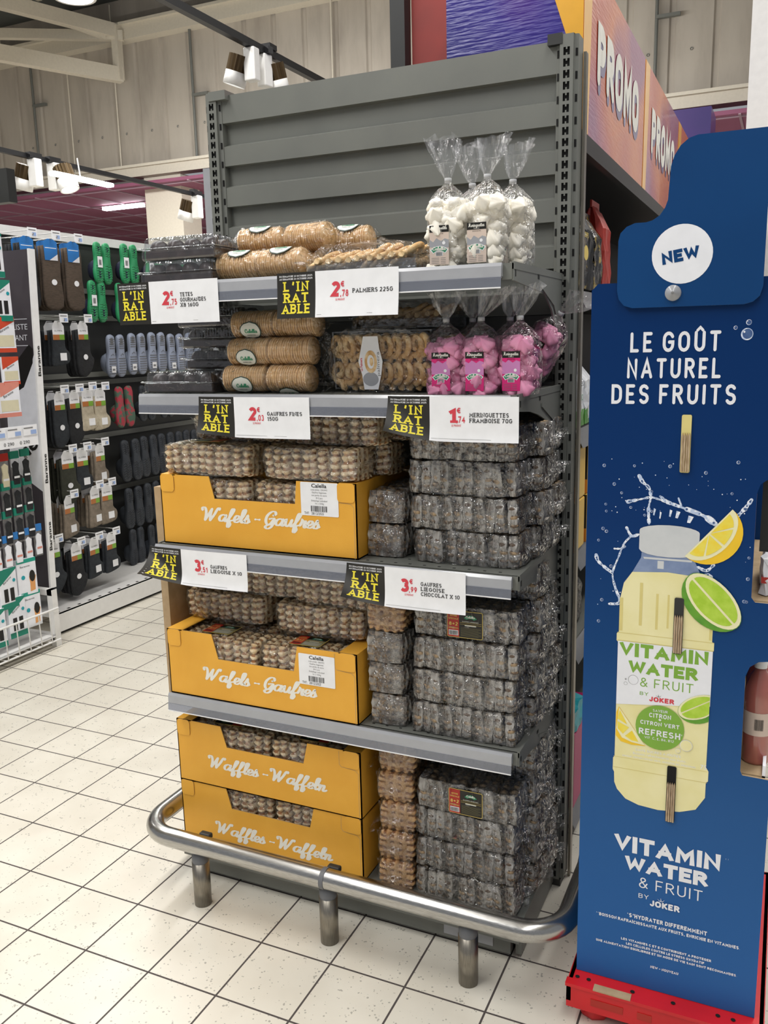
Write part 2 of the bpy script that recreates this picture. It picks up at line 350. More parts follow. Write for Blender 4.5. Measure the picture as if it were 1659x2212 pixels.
SCR = {
 'a': (.62, [[(.46, .42), (.3, .52), (.1, .42), (.03, .2), (.14, .02), (.3, .06), (.44, .3), (.48, .5)], [(.48, .5), (.44, .15), (.5, .0), (.62, .12)]]),
 'b': (.5, [[(0, .1), (.2, .5), (.28, .95), (.16, .9), (.1, .1), (.25, 0), (.42, .2), (.36, .45), (.2, .4)]]),
 'e': (.46, [[(0, .14), (.2, .2), (.36, .36), (.3, .5), (.16, .5), (.06, .3), (.1, .06), (.26, 0), (.46, .14)]]),
 'f': (.46, [[(0, .12), (.2, .45), (.36, .9), (.3, 1.02), (.2, .9), (.12, .3), (.08, -.3), (.16, -.42), (.26, -.2), (.18, .04), (.46, .16)]]),
 'g': (.56, [[(.44, .42), (.28, .52), (.1, .42), (.04, .2), (.16, .04), (.32, .1), (.46, .45)], [(.46, .5), (.4, -.2), (.24, -.42), (.12, -.3), (.3, -.05), (.56, .12)]]),
 'i': (.28, [[(.0, .1), (.1, .5), (.1, .12), (.16, 0), (.28, .12)], [(.12, .72), (.13, .76)]]),
 'l': (.32, [[(0, .12), (.2, .5), (.3, .92), (.22, 1.02), (.12, .85), (.1, .2), (.18, 0), (.32, .12)]]),
 'n': (.6, [[(0, .38), (.08, .5), (.12, .4), (.1, 0)], [(.1, .15), (.22, .44), (.36, .5), (.4, .34), (.36, .1), (.44, 0), (.6, .12)]]),
 'r': (.44, [[(0, .12), (.1, .46), (.08, .56), (.16, .46), (.3, .48), (.26, .2), (.32, 0), (.44, .12)]]),
 's': (.4, [[(0, .12), (.14, .4), (.2, .58), (.22, .4), (.32, .2), (.26, .02), (.1, 0), (.04, .1)], [(.28, .04), (.4, .12)]]),
 't': (.36, [[(.0, .1), (.14, .5), (.18, .86), (.12, .2), (.2, 0), (.36, .12)], [(.02, .56), (.32, .6)]]),
 'u': (.62, [[(0, .38), (.08, .5), (.08, .18), (.2, 0), (.36, .14), (.46, .5)], [(.46, .5), (.42, .12), (.5, 0), (.62, .12)]]),
 'q': (.5, [[(.44, .42), (.28, .52), (.1, .42), (.04, .2), (.16, .04), (.32, .1), (.44, .5), (.38, -.4)], [(.38, -.1), (.5, .12)]]),
 'W': (1.12, [[(-.16, .78), (-.2, .95), (-.06, 1.0), (.06, .86), (.14, .5), (.14, .02)], [(.14, .0), (.34, .5), (.5, .92)], [(.5, .92), (.46, .5), (.5, .02)], [(.5, .0), (.74, .5), (.9, .95), (1.02, 1.0), (1.04, .88)]]),
 'G': (.74, [[(.5, .74), (.64, .84), (.56, 1.02), (.34, 1.0), (.1, .7), (.06, .3), (.2, .04), (.4, .1), (.56, .4)], [(.3, .46), (.56, .52), (.62, .3), (.5, -.14), (.26, -.3), (.1, -.18), (.2, -.04), (.5, .06), (.74, .14)]]),
 'C': (.64, [[(.5, .7), (.62, .84), (.52, 1.02), (.3, .96), (.08, .6), (.06, .25), (.22, 0), (.42, .02), (.64, .2)]]),
 'M': (1.0, [[(-.05, .1), (.04, 0), (.12, .3), (.2, 1)], [(.2, 1), (.3, .1)], [(.3, .1), (.6, 1)], [(.6, 1), (.62, .4), (.68, .05), (.8, 0), (1.0, .12)]]),
 '-': (.34, [[(.02, .34), (.3, .34)]]),
}
def smoothline(p, k=4):
    if len(p) < 3: return p
    q = [p[0]] + list(p) + [p[-1]]; out = []
    for i in range(1, len(q) - 2):
        for j in range(k):
            t = j / k; a, b, c, d = q[i - 1], q[i], q[i + 1], q[i + 2]
            out.append(tuple(0.5 * ((2 * b[n]) + (-a[n] + c[n]) * t + (2 * a[n] - 5 * b[n] + 4 * c[n] - d[n]) * t * t + (-a[n] + 3 * b[n] - 3 * c[n] + d[n]) * t ** 3) for n in (0, 1)))
    out.append(p[-1]); return out
def ribbon(pts, wd, round_=False, clampy=None, wf=None, ext=0):
    """list of 2D polygons that draw a stroke"""
    P = [Vector(p) for p in pts]; Q = [P[0]]
    for p in P[1:]:
        if (p - Q[-1]).length > 1e-5: Q.append(p)
    P = Q
    if len(P) < 2: P = [P[0], P[0] + Vector((1e-3, 0))]
    closed = len(P) > 3 and (P[0] - P[-1]).length < 1e-4
    polys = []; n = len(P); lef = []; rig = []
    for i in range(n):
        a = P[i - 1] if i > 0 else (P[-2] if closed else None)
        b = P[i + 1] if i < n - 1 else (P[1] if closed else None)
        d1 = (P[i] - a).normalized() if a is not None else None
        d2 = (b - P[i]).normalized() if b is not None else None
        d = (d1 or d2) if (d1 is None or d2 is None) else (d1 + d2)
        if d.length < 0.25: d = d2
        d = d.normalized(); nn = Vector((-d.y, d.x)); dd = d1 or d2
        c = max(0.45, abs(nn.dot(Vector((-dd.y, dd.x)))))
        h = (wf(d) * wd if wf else wd) / 2 / c
        p = P[i]
        if ext and not closed:
            if i == 0: p = p - d * ext
            if i == n - 1: p = p + d * ext
        lef.append(p + nn * h); rig.append(p - nn * h)
    for i in range(n - 1): polys.append([lef[i], rig[i], rig[i + 1], lef[i + 1]])
    if round_ and not closed:
        for p in (P[0], P[-1]):
            polys.append([p + Vector((math.cos(t * PI / 5), math.sin(t * PI / 5))) * (wd / 2) for t in range(10)])
    if clampy:
        lo, hi = clampy
        for q in polys:
            for v in q: v.y = min(hi, max(lo, v.y))
    return polys
def text(mb, s, F, h, m, wt=0.17, fit=None, align='c', serif=False, round_=False, script=False, shear=0.0, gap=0.2, ws=1.0, off=0.0006):
    """draw s through mapping F(u,v,off); h cap height; fit = total width"""
    polys = []; x = 0.0; first = True
    for ch in s:
        if ch == ' ': x += 0.36; continue
        extra = None
        if script:
            g = SCR.get(ch)
            if g is None: x += .3; continue
            wdt, st = g
            for line in st:
                ln = [(x + px, py) for px, py in smoothline(line)]
                polys += ribbon(ln, wt, True, None, lambda d: 0.55 + 0.75 * abs(d.y))
            x += wdt + gap; continue
        if ch in ACC: ch, extra = ACC[ch]
        g = GL.get(ch)
        if g is None: x += .3; continue
        wdt, st = g
        sx = lambda px: x + wt / 2 + px * ws
        sy = lambda py: wt / 2 + py * (1 - wt)
        for line in st:
            ln = [(sx(a), sy(b)) for a, b in line]
            flat = not round_ and ch not in ",.:'*"
            polys += ribbon(ln, wt, round_, (0, 1) if flat else None, None, wt / 2 if flat and not (len(line) > 8 and ch in 'CSG23569J€') else 0)
            if serif and ch not in 'CGSO0U23589€,.+-':
                for a, b in (line[0], line[-1]):
                    if b in (0, 1) and not (ch in 'ELZ' and abs(a) > .3) and not (ch == 'T' and b == 1) and not (ch == 'B' or ch == 'D') and not ch == 'F' and not (ch == '7'):
                        yy = wt * .32 if b == 0 else 1 - wt * .32
                        hw = wt * 1.05
                        polys.append([Vector((sx(a) - hw, yy - wt * .32)), Vector((sx(a) + hw, yy - wt * .32)), Vector((sx(a) + hw, yy + wt * .32)), Vector((sx(a) - hw, yy + wt * .32))])
            if serif and ch in 'EFLBDPRT':
                a = .27 if ch == 'T' else 0
                for yy in ((wt * .32,) if ch in 'T' else (wt * .32, 1 - wt * .32)):
                    hw = wt * 1.05
                    polys.append([Vector((sx(a) - hw, yy - wt * .32)), Vector((sx(a) + hw * .6, yy - wt * .32)), Vector((sx(a) + hw * .6, yy + wt * .32)), Vector((sx(a) - hw, yy + wt * .32))])
        if extra: polys += ribbon([(sx(a), sy(b)) for a, b in extra], wt * .8, round_)
        x += wdt * ws + wt + gap
    tot = max(x - gap, 1e-3); k = fit / (tot * h) if fit else 1.0
    x0 = {'c': -tot / 2, 'l': 0.0, 'r': -tot}[align]
    for q in polys:
        off_ = off + lift(mb)
        pts = [F(((v.x + x0) + shear * v.y) * h * k, v.y * h, off_) for v in q]
        mb.poly(pts, m)
    return mb
def plane(O, U, V):
    O = Vector(O); U = Vector(U).normalized(); V = Vector(V).normalized(); N = U.cross(V)
    return lambda u, v, t=0.0: O + U * u + V * v + N * t
def sub(F, du, dv): return lambda u, v, t=0.0: F(u + du, v + dv, t)
def rect(mb, F, u0, v0, u1, v1, m, off=0.0003): return mb.poly([F(u0, v0, off), F(u1, v0, off), F(u1, v1, off), F(u0, v1, off)], m)
def rrect(u0, v0, u1, v1, r, n=4):
    return arc(u1 - r, v1 - r, r, r, 0, 90, n) + arc(u0 + r, v1 - r, r, r, 90, 180, n) + arc(u0 + r, v0 + r, r, r, 180, 270, n) + arc(u1 - r, v0 + r, r, r, 270, 360, n)
def lift(mb):
    # prints lie in very thin layers, so that overlapping strokes never share one plane
    mb.cnt = getattr(mb, 'cnt', 0) + 1; return (mb.cnt * 7 % 31) * 0.8e-5
def shape(mb, F, pts, m, off=0.0003):
    off += lift(mb); return mb.poly([F(u, v, off) for u, v in pts], m)
def barcode(mb, F, u, v, w_, h_, off=0.0009):
    rr = random.Random(int(abs(u) * 1e4) + 3); x = 0
    while x < w_:
        b = w_ * rr.choice((.02, .035, .05)); rect(mb, F, u + x, v, u + min(x + b, w_), v + h_, 'ink', off); x += b + w_ * rr.choice((.025, .04))
# ================================================================= THE SETTING
def floor_mat():
    m = bpy.data.materials.new('speckled_floor_tiles'); m.use_nodes = True; nt = m.node_tree; b = nt.nodes['Principled BSDF']
    tc = nt.nodes.new('ShaderNodeTexCoord'); sp = nt.nodes.new('ShaderNodeSeparateXYZ'); nt.links.new(tc.outputs['Object'], sp.inputs[0])
    def M2(op, a, b_=None):
        n = nt.nodes.new('ShaderNodeMath'); n.operation = op
        if isinstance(a, (int, float)): n.inputs[0].default_value = a
        else: nt.links.new(a, n.inputs[0])
        if b_ is not None:
            if isinstance(b_, (int, float)): n.inputs[1].default_value = b_
            else: nt.links.new(b_, n.inputs[1])
        return n.outputs[0]
    dist = []
    for k, off in ((0, 0.4283), (1, 0.5246)):
        f = M2('DIVIDE', M2('ADD', sp.outputs[k], off + 20), 0.2)
        f = M2('FRACT', f); dist.append(M2('MINIMUM', f, M2('SUBTRACT', 1.0, f)))
    d = M2('MINIMUM', dist[0], dist[1])
    n = noise(nt, 5, 3); n2 = noise(nt, 2.2, 2)
    base = ramp(nt, [(0.3, L('D6D0C2')), (0.7, L('E2DDD0'))], n.outputs['Fac'])
    # speckles
    vo = nt.nodes.new('ShaderNodeTexVoronoi'); vo.inputs['Scale'].default_value = 115; nt.links.new(tc.outputs['Object'], vo.inputs['Vector'])
    n3 = noise(nt, 40, 2)
    thr = M2('LESS_THAN', vo.outputs['Distance'], M2('MULTIPLY', M2('MAXIMUM', M2('SUBTRACT', n3.outputs['Fac'], 0.44), 0.0), 1.5))
    mx = nt.nodes.new('ShaderNodeMix'); mx.data_type = 'RGBA'
    nt.links.new(M2('MULTIPLY', thr, 0.62), mx.inputs['Factor']); nt.links.new(base.outputs[0], mx.inputs['A']); mx.inputs['B'].default_value = L('84827A')
    gr = M2('LESS_THAN', d, 0.0125)
    mx2 = nt.nodes.new('ShaderNodeMix'); mx2.data_type = 'RGBA'
    nt.links.new(gr, mx2.inputs['Factor']); nt.links.new(mx.outputs['Result'], mx2.inputs['A']); mx2.inputs['B'].default_value = L('4B4441')
    nt.links.new(mx2.outputs['Result'], b.inputs['Base Color'])
    rg = nt.nodes.new('ShaderNodeMix'); nt.links.new(gr, rg.inputs['Factor'])
    nt.links.new(M2('MULTIPLY_ADD', n2.outputs['Fac'], 0.25), rg.inputs['A']); rg.inputs['B'].default_value = 0.8
    nt.links.new(rg.outputs['Result'], b.inputs['Roughness'])
    [x for x in nt.nodes if x.type == 'MATH' and x.operation == 'MULTIPLY_ADD'][0].inputs[2].default_value = 0.22
    bump(nt, M2('SUBTRACT', 1.0, gr), 0.4, 0.002, b)
    return m
M['floor'] = floor_mat()
fl = MB().mesh([(-16, -6, 0), (8, -6, 0), (8, 20, 0), (-16, 20, 0)], [(0, 1, 2, 3)], 'floor').build('floor'); tag(fl, kind='structure')

def panel_mat():
    m = bpy.data.materials.new('grubby_ribbed_wall_panels'); m.use_nodes = True; nt = m.node_tree; b = nt.nodes['Principled BSDF']
    n = noise(nt, 1.2, 5, 0.6, stretch=(1.6, 1, .35)); r = ramp(nt, [(0.3, L('9C948A')), (0.52, L('B5ADA2')), (0.75, L('BDB6AB'))], n.outputs['Fac'])
    nt.links.new(r.outputs[0], b.inputs['Base Color']); b.inputs['Roughness'].default_value = 0.75
    return m
M['panel'] = panel_mat()
M['purple'] = mat('purple_ceiling_tiles', '7A4258', 0.7, 0, '8E5470', 0.5)
M['purple_grid'] = mat('ceiling_grid', 'A08694', 0.6)
M['deck'] = mat('corrugated_roof_deck', 'C9C4B8', 0.6, 0, 'BBB5A8', 2)
M['dark_roof'] = mat('dark_roof_insulation', '5A5E5C', 0.8)
# far wall at y=10: ribbed panels from z 4.38 up
wb = MB()
x = -14.0; prof = []
while x < 7:
    prof += [(x, 10.0), (x + .40, 10.0), (x + .42, 10.03), (x + .47, 10.03), (x + .49, 10.0)]; x += .52
for i in range(len(prof) - 1):
    (a, ya), (b_, yb) = prof[i], prof[i + 1]
    wb.mesh([(a, ya, 4.38), (b_, yb, 4.38), (b_, yb, 6.6), (a, ya, 6.6)], [(0, 1, 2, 3)], 'panel')
wb.box((-14, 10.08, 4.38), (7, 10.2, 7.0), 'panel')
for k in range(26):
    for zz in (4.95,):
        wb.lathe([(0, -.02), (.02, 0)], 'conduit', 6, Matrix.Translation((-13 + k * .52 + .2, 9.99, zz)) @ Matrix.Rotation(PI / 2, 4, 'X'))
tag(wb.build('wall_back'), kind='structure')
tb = MB(); tb.box((-14, 9.86, 4.24), (7, 10.1, 4.40), 'beam'); tb.box((-14, 9.80, 4.38), (7, 9.98, 4.42), 'beam'); tag(tb.build('trim_1'), kind='structure')
tb = MB(); tb.box((-14, 9.80, 6.30), (7, 10.0, 6.52), 'beam'); tb.box((-14, 9.74, 6.50), (7, 10.0, 6.54), 'beam'); tag(tb.build('trim_2'), kind='structure')
# ceiling: dark band near the wall, corrugated deck in front of it
cb = MB()
cb.box((-14, 8.2, 7.0), (7, 10.2, 7.05), 'dark_roof')
x = -14.0
while x < 7:
    yd = 9.3 if x < -8.6 else 8.3
    for a, b_, za, zb in ((0, .09, 6.9, 6.9), (.09, .12, 6.9, 6.98), (.12, .2, 6.98, 6.98), (.2, .23, 6.98, 6.9)):
        cb.mesh([(x + a, -6, za), (x + b_, -6, zb), (x + b_, yd, zb), (x + a, yd, za)], [(3, 2, 1, 0)], 'deck')
    x += .23
cb.mesh([(-14, 8.3, 6.9), (7, 8.3, 6.9), (7, 8.3, 7.05), (-14, 8.3, 7.05)], [(0, 1, 2, 3)], 'deck')
tag(cb.build('ceiling'), kind='structure')
cb = MB()   # lower mauve ceiling of the area behind the opening
cb.box((-16, 9.6, 4.05), (7, 20, 4.1), 'purple')
for k in range(30): cb.box((-16 + k * .8, 9.6, 4.035), (-15.97 + k * .8, 20, 4.05), 'purple_grid')
for k in range(9): cb.box((-16, 9.7 + k * 1.2, 4.03), (7, 9.73 + k * 1.2, 4.05), 'purple_grid')
tag(cb.build('ceiling_lower'), kind='structure')
wl = MB().box((-16, 19.9, 0), (7, 20, 4.05), 'panel').build('wall_far'); tag(wl, kind='structure')
wl = MB().box((-16.1, -2, 0), (-16, 20, 7), 'panel').build('wall_left'); tag(wl, kind='structure')
area('far_ceiling_lamp', (-9, 13, 3.95), 0.3, 5, 60)
area('far_ceiling_lamp', (-3, 12, 3.95), 0.3, 5, 50)

def bar(mb, a, b_, w_, h_, m):
    """box beam between two points, width w_, height h_"""
    a = Vector(a); b_ = Vector(b_); d = b_ - a; X = d.normalized(); Yv = Vector((0, 0, 1)).cross(X)
    if Yv.length < .01: Yv = Vector((0, 1, 0))
    Yv.normalize(); Z = X.cross(Yv)
    T = Matrix((X, Yv, Z)).transposed().to_4x4(); T.translation = a
    mb.box((0, -w_ / 2, -h_ / 2), (d.length, w_ / 2, h_ / 2), m, T=T)
tr = MB()
A1, A2 = (-11.8, 2.0, 5.69), (-8.5, 9.8, 5.78); B1, B2 = (-11.95, 2.0, 6.70), (-8.5, 9.8, 6.42)
bar(tr, A1, A2, .14, .22, 'beam'); bar(tr, B1, B2, .14, .2, 'beam'); bar(tr, (-8.5, 9.75, 5.7), (-8.5, 9.75, 6.5), .12, .12, 'beam')
bar(tr, (-9.25, 8.0, 5.8), (-9.25, 8.0, 6.6), .08, .1, 'beam'); bar(tr, (-9.25, 8.0, 5.8), (-9.7, 7.1, 6.6), .06, .08, 'beam'); bar(tr, (-9.25, 8.0, 6.5), (-8.6, 9.6, 6.3), .05, .06, 'beam')
tr.build('roof_truss'); tag(COL.objects['roof_truss'], 'cream steel roof truss meeting the ribbed wall at the top left', 'roof truss')
tr = MB(); bar(tr, (-12.6, 7.6, 6.45), (-8.4, 9.8, 6.35), .12, .14, 'beam'); o = tr.build('roof_beam'); tag(o, 'slanting cream steel beam behind the roof truss', 'roof beam')

# white columns
cm = MB().box((-8.36, 10.0, 0), (-7.62, 10.5, 4.24), 'beam').build('column'); tag(cm, 'square cream column below the ribbed wall at the left', 'column')
cm = MB().box((1.24, 3.0, 0), (1.75, 3.4, 4.2), 'white_metal').build('column'); tag(cm, 'white column rising above the blue display at the right edge', 'column')

# conduits on the wall
for i, (xx, z0, z1, brk) in enumerate(((-10.55, 4.5, 6.35, 5.6), (-7.22, 4.4, 6.5, 5.35), (-0.22, 4.5, 6.5, 5.35), (-9.75, 4.2, 6.3, 0), (-8.75, 4.35, 6.9, 0), (-4.75, 5.2, 6.6, 0))):
    c = MB(); r = .022 if brk else .012
    c.tube([(xx, 9.93, z0), (xx, 9.93, z1)], r, 'conduit' if brk else 'beam', 8)
    if not brk and i == 4: pass
    o = c.build('wall_pipe')
    tag(o, ['grey wall pipe with bracket at the far left', 'grey wall pipe with bracket left of the grey shelf back', 'grey wall pipe with bracket behind the promo boxes',
            'thin pale cable drop between the two left grey pipes', 'thin pale cable drop beside the roof truss end', 'thin pale cable drop above the end of the near lamp rail'][i], 'pipe', None)
    if brk:
        b2 = MB().box((xx - .01, 9.9, brk - .02), (xx + .28, 9.96, brk + .02), 'conduit'); q = b2.build('bracket', None); q.parent = o

# ================================================================= LAMPS
M['lamp_on'] = mat('lamp_glow', 'FFFFFF', 0.5, emit=14)
M['lamp_soft'] = mat('lamp_soft_glow', 'FFFFFF', 0.5, emit=5)
M['bronze'] = mat('bronze_heat_sink', '4A3A22', 0.4, 0.6)
def rail(x, y0, y1, z, label):
    b = MB(); b.box((x - .02, y0, z - .02), (x + .02, y1, z + .02), 'black')
    for yy in (y0 + (y1 - y0) * .7, y0 + (y1 - y0) * .9): b.box((x - .03, yy, z + .02), (x + .03, yy + .08, z + .05), 'black')
    o = b.build('lamp_rail'); tag(o, label, 'lighting track'); return o
rail(-4.78, -2.0, 10.0, 3.2, 'black lighting track crossing the left side, carrying two spotlight pairs')
rail(-1.41, -2.0, 4.6, 3.2, 'black lighting track running above the grey shelf back')
for xx, yy in ((-4.78, 6.8), (-1.41, 3.4)): pass
def spot_proto(label):
    t = thing('track_spotlight', label, 'spotlight', (0, 0, 0))
    b = MB(); b.rbox((-.035, -.03, -.17), (.035, .03, 0), 'white_metal', .006); b.box((-.02, -.05, 0), (.02, .05, .035), 'black'); b.build('driver_box', t)
    T = Matrix.Translation((-.10, -.0, -.11)) @ Matrix.Rotation(math.radians(20), 4, 'Y')
    b = MB(); n = 36; pr = []
    for k in range(n):
        r = .062 if k % 2 else .056; pr.append((r * math.cos(2 * PI * k / n), r * math.sin(2 * PI * k / n)))
    b.prism(pr, 0.0, .085, lambda u, v, w_: T @ Vector((u, v, w_)), 'bronze'); b.build('heat_sink', t)
    b = MB(); b.lathe([(.0, -.0), (.062, .0), (.063, -.07), (.056, -.07), (.05, -.045), (0, -.04)], 'white_metal', 24, T); h = b.build('lamp_head', t)
    b = MB(); b.lathe([(.0, -.055), (.054, -.056)], 'lamp_on', 24, T); q = b.build('lens', h)
    b = MB(); b.box((-.06, -.012, -.09), (-.03, .012, -.07), 'white_metal'); b.build('arm', t)
    return t
sp0 = spot_proto('x')
place(sp0, USED, (-1.41, 2.46, 3.18), (0, 0, 0), 'bronze and white track spotlight directly above the grey shelf back, facing left', None, (1.05,) * 3)
place(sp0, USED, (-1.41, 2.60, 3.18), (0, 0, -PI * .55), 'track spotlight mostly hidden behind the near spotlight, facing away', None, (1.05,) * 3)
place(sp0, USED, (-4.75, 4.05, 3.18), (0, 0, 0), 'far left track spotlight of the front pair on the long track', None, (1.4,) * 3)
place(sp0, USED, (-4.75, 4.28, 3.18), (0, 0, PI), 'lit track spotlight beside the far left one, facing right', None, (1.4,) * 3)
place(sp0, USED, (-4.75, 6.45, 3.18), (0, 0, 0), 'left spotlight of the rear pair, near the cream column', None, (1.45,) * 3)
place(sp0, USED, (-4.75, 6.72, 3.18), (0, 0, PI), 'lit right spotlight of the rear pair, near the cream column', None, (1.45,) * 3)
b = MB(); b.rbox((-4.50, 3.95, 3.00), (-4.42, 4.70, 3.035), 'lamp_on', .01); o = b.build('tube_lamp'); tag(o, 'long lit tube lamp between the two spotlight pairs', 'lamp')
b = MB(); b.tube([(-4.46, 4.3, 3.03), (-4.48, 4.3, 3.2)], .006, 'white_metal', 6); q = b.build('hanger'); q.parent = o
b = MB(); b.rbox((-10.1, 10.9, 3.97), (-9.2, 11.02, 4.032), 'lamp_on', .01); o = b.build('tube_lamp'); tag(o, 'small distant tube lamp under the mauve ceiling, above the green slippers', 'lamp')
b = MB(); b.rbox((-9.7, 14.0, 3.97), (-9.0, 14.2, 4.032), 'lamp_on', .01); o = b.build('tube_lamp'); tag(o, 'tiny distant tube lamp just left of the grey shelf upright', 'lamp')
t = thing('high_bay_lamp', 'round lit high bay lamp at the top left edge', 'lamp', (-5.37, 5.42, 5.05))
b = MB(); b.lathe([(.0, .3), (.05, .28), (.09, .2), (.2, .05), (.22, -.02), (.19, -.02)], 'white_metal', 24); b.build('reflector', t)
b = MB(); b.lathe([(.0, -.05), (.1, -.04), (.19, 0)], 'lamp_on', 24); b.build('bulb', t)
b = MB(); b.tube([(0, 0, .3), (0, 0, 1.9)], .006, 'conduit', 6); b.build('cable', t)
# dark hanging screen at far left
b = MB(); b.box((-3.75, 2.45, 2.5), (-3.40, 2.52, 2.72), 'steel_dark'); o = b.build('hanging_panel'); tag(o, 'dark hanging panel cut off by the left edge, under the track', 'sign')
# mauve hanging banner behind the promo boxes on the right
M['violet_foil'] = mat('violet_foil', '33276E', 0.3, 0.1, '452A7A', 2.0, coat=0.5)
t = thing('tall_rack', 'distant dark rack with a violet topper, behind the second promo box', 'shelving unit', (.86, 4.2, 0))
b = MB(); b.box((.74, 4.25, 0), (.98, 4.35, 2.72), 'steel_dark')
for k in range(5): b.box((.74, 4.0, .3 + k * .5), (.98, 4.25, .33 + k * .5), 'steel_dark')
b.build('frame', t, world=True); b = MB(); b.box((.74, 4.0, 2.72), (.98, 4.35, 2.905), 'violet_foil'); b.build('topper', t, world=True)

# ================================================================= GREY GONDOLA END
t = thing('gondola_rack', 'grey slotted metal gondola end rack with ribbed back panels', 'shelving unit', (0.5, 0.03, 0))
def upright(name_label, x0):
    b = MB()
    cols = (-.016, -.0075, -.0018, .0018, .0075, .016); H = 2.198; s = .025
    z = 0.02; rows = []
    k = 0
    while z < H - .03:
        rows.append((z, z + .0075, 0)); rows.append((z + .0075, z + .0125, 1)); rows.append((z + .0125, z + .020, 2)); rows.append((z + .020, z + .025, 1))
        z += s
    rows.append((z, H, 0))
    # rows: solid .0075, then hole .0175 with web notch in the middle
    z = 0.02
    def q(xa, xb, za, zb): b.mesh([(x0 + xa, 0, za), (x0 + xb, 0, za), (x0 + xb, 0, zb), (x0 + xa, 0, zb)], [(0, 1, 2, 3)], 'steel')
    while z < H - .03:
        q(cols[0], cols[5], z, z + .0075)
        q(cols[0], cols[1], z + .0075, z + s); q(cols[4], cols[5], z + .0075, z + s)
        q(cols[2], cols[3], z + .0075, z + .0125); q(cols[2], cols[3], z + .020, z + s)
        z += s
    q(cols[0], cols[5], z, H)
    for sg in (-1, 1):
        xa, xb = x0 + .016 * sg, x0 + .026 * sg
        f = (0, 1, 2, 3) if sg > 0 else (3, 2, 1, 0)
        b.mesh([(xa, 0, 0.02), (xa, .008, .02), (xa, .008, H), (xa, 0, H)], [f], 'steel')
        b.mesh([(xa, .008, 0.02), (xb, .012, .02), (xb, .012, H), (xa, .008, H)], [f], 'steel')
        b.mesh([(xb, .012, 0.02), (xb, .06, .02), (xb, .06, H), (xb, .012, H)], [f], 'steel')
        zz = .05
        while zz < H - .04:
            b.mesh([(xa + .003 * sg, .0088, zz), (xb - .002 * sg, .0108, zz), (xb - .002 * sg, .0108, zz + .017), (xa + .003 * sg, .0088, zz + .017)], [f], 'hole', T=Matrix.Translation((.0004 * sg, -.0006, 0)))
            zz += .05
    b.box((x0 - .0155, .006, .02), (x0 + .0155, .058, H - .004), 'hole')
    b.mesh([(x0 - .016, 0, H), (x0 + .016, 0, H), (x0 + .026, .06, H), (x0 - .026, .06, H)], [(0, 1, 2, 3)], 'steel')
    b.box((x0 - .02, .0, 0), (x0 + .02, .055, .02), 'steel_dark')
    b.build('upright', t, world=True)
upright('left', 0.0); upright('right', 1.0)
b = MB(); yo, yi = .014, .036
pf = [(2.19, .055), (2.19, yo), (2.118, yo), (2.117, yi), (2.064, yi), (2.056, yo)]
z = 2.056
while z > .25:
    pf += [(z - .052, yo), (z - .053, yi), (z - .102, yi), (z - .110, yo)]; z -= .11
pf += [(.1, yo)]
vs = [(xx, y, zz) for zz, y in pf for xx in (.024, .976)]
b.mesh(vs, [(2 * i, 2 * i + 2, 2 * i + 3, 2 * i + 1) for i in range(len(pf) - 1)], 'steel')
b.box((.024, .038, .1), (.976, .055, 2.186), 'steel')
b.build('back_panel', t, world=True)
b = MB(); b.box((-.006, -.004, 2.176), (.05, .05, 2.2), 'steel'); b.build('top_bracket', t, world=True)
b = MB(); b.box((.955, -.002, 2.178), (.99, .05, 2.202), 'steel_dark'); b.build('top_bracket', t, world=True)
# base: deck, front lip and plinth
bd = .343
b = MB(); b.box((.0, -bd, .088), (1.0, 0, .1), 'steel'); b.box((.0, -bd - .006, .058), (1.0, -bd + .01, .1), 'steel')
for k in range(22):
    b.box((.03 + k * .044, -bd + .02, .1001), (.038 + k * .044, -bd + .026, .1004), 'hole')
b.build('base_deck', t, world=True)
b = MB(); b.box((.012, -bd + .01, .012), (.975, -bd + .03, .06), 'steel'); b.box((.012, -bd + .03, 0.01), (.03, 0, .088), 'steel'); b.box((.985, -bd + .02, 0.01), (1.0, 0, .088), 'steel')
b.build('plinth', t, world=True)
b = MB(); b.box((.80, -bd + .0085, .022), (.93, -bd + .0098, .058), 'channel'); b.build('plinth_label', t, world=True)
for xx in (.05, .96):
    b = MB(); b.lathe([(.012, 0), (.012, .02)], 'steel_dark', 10, Matrix.Translation((xx, -bd + .05, 0))); b.build('foot', t, world=True)

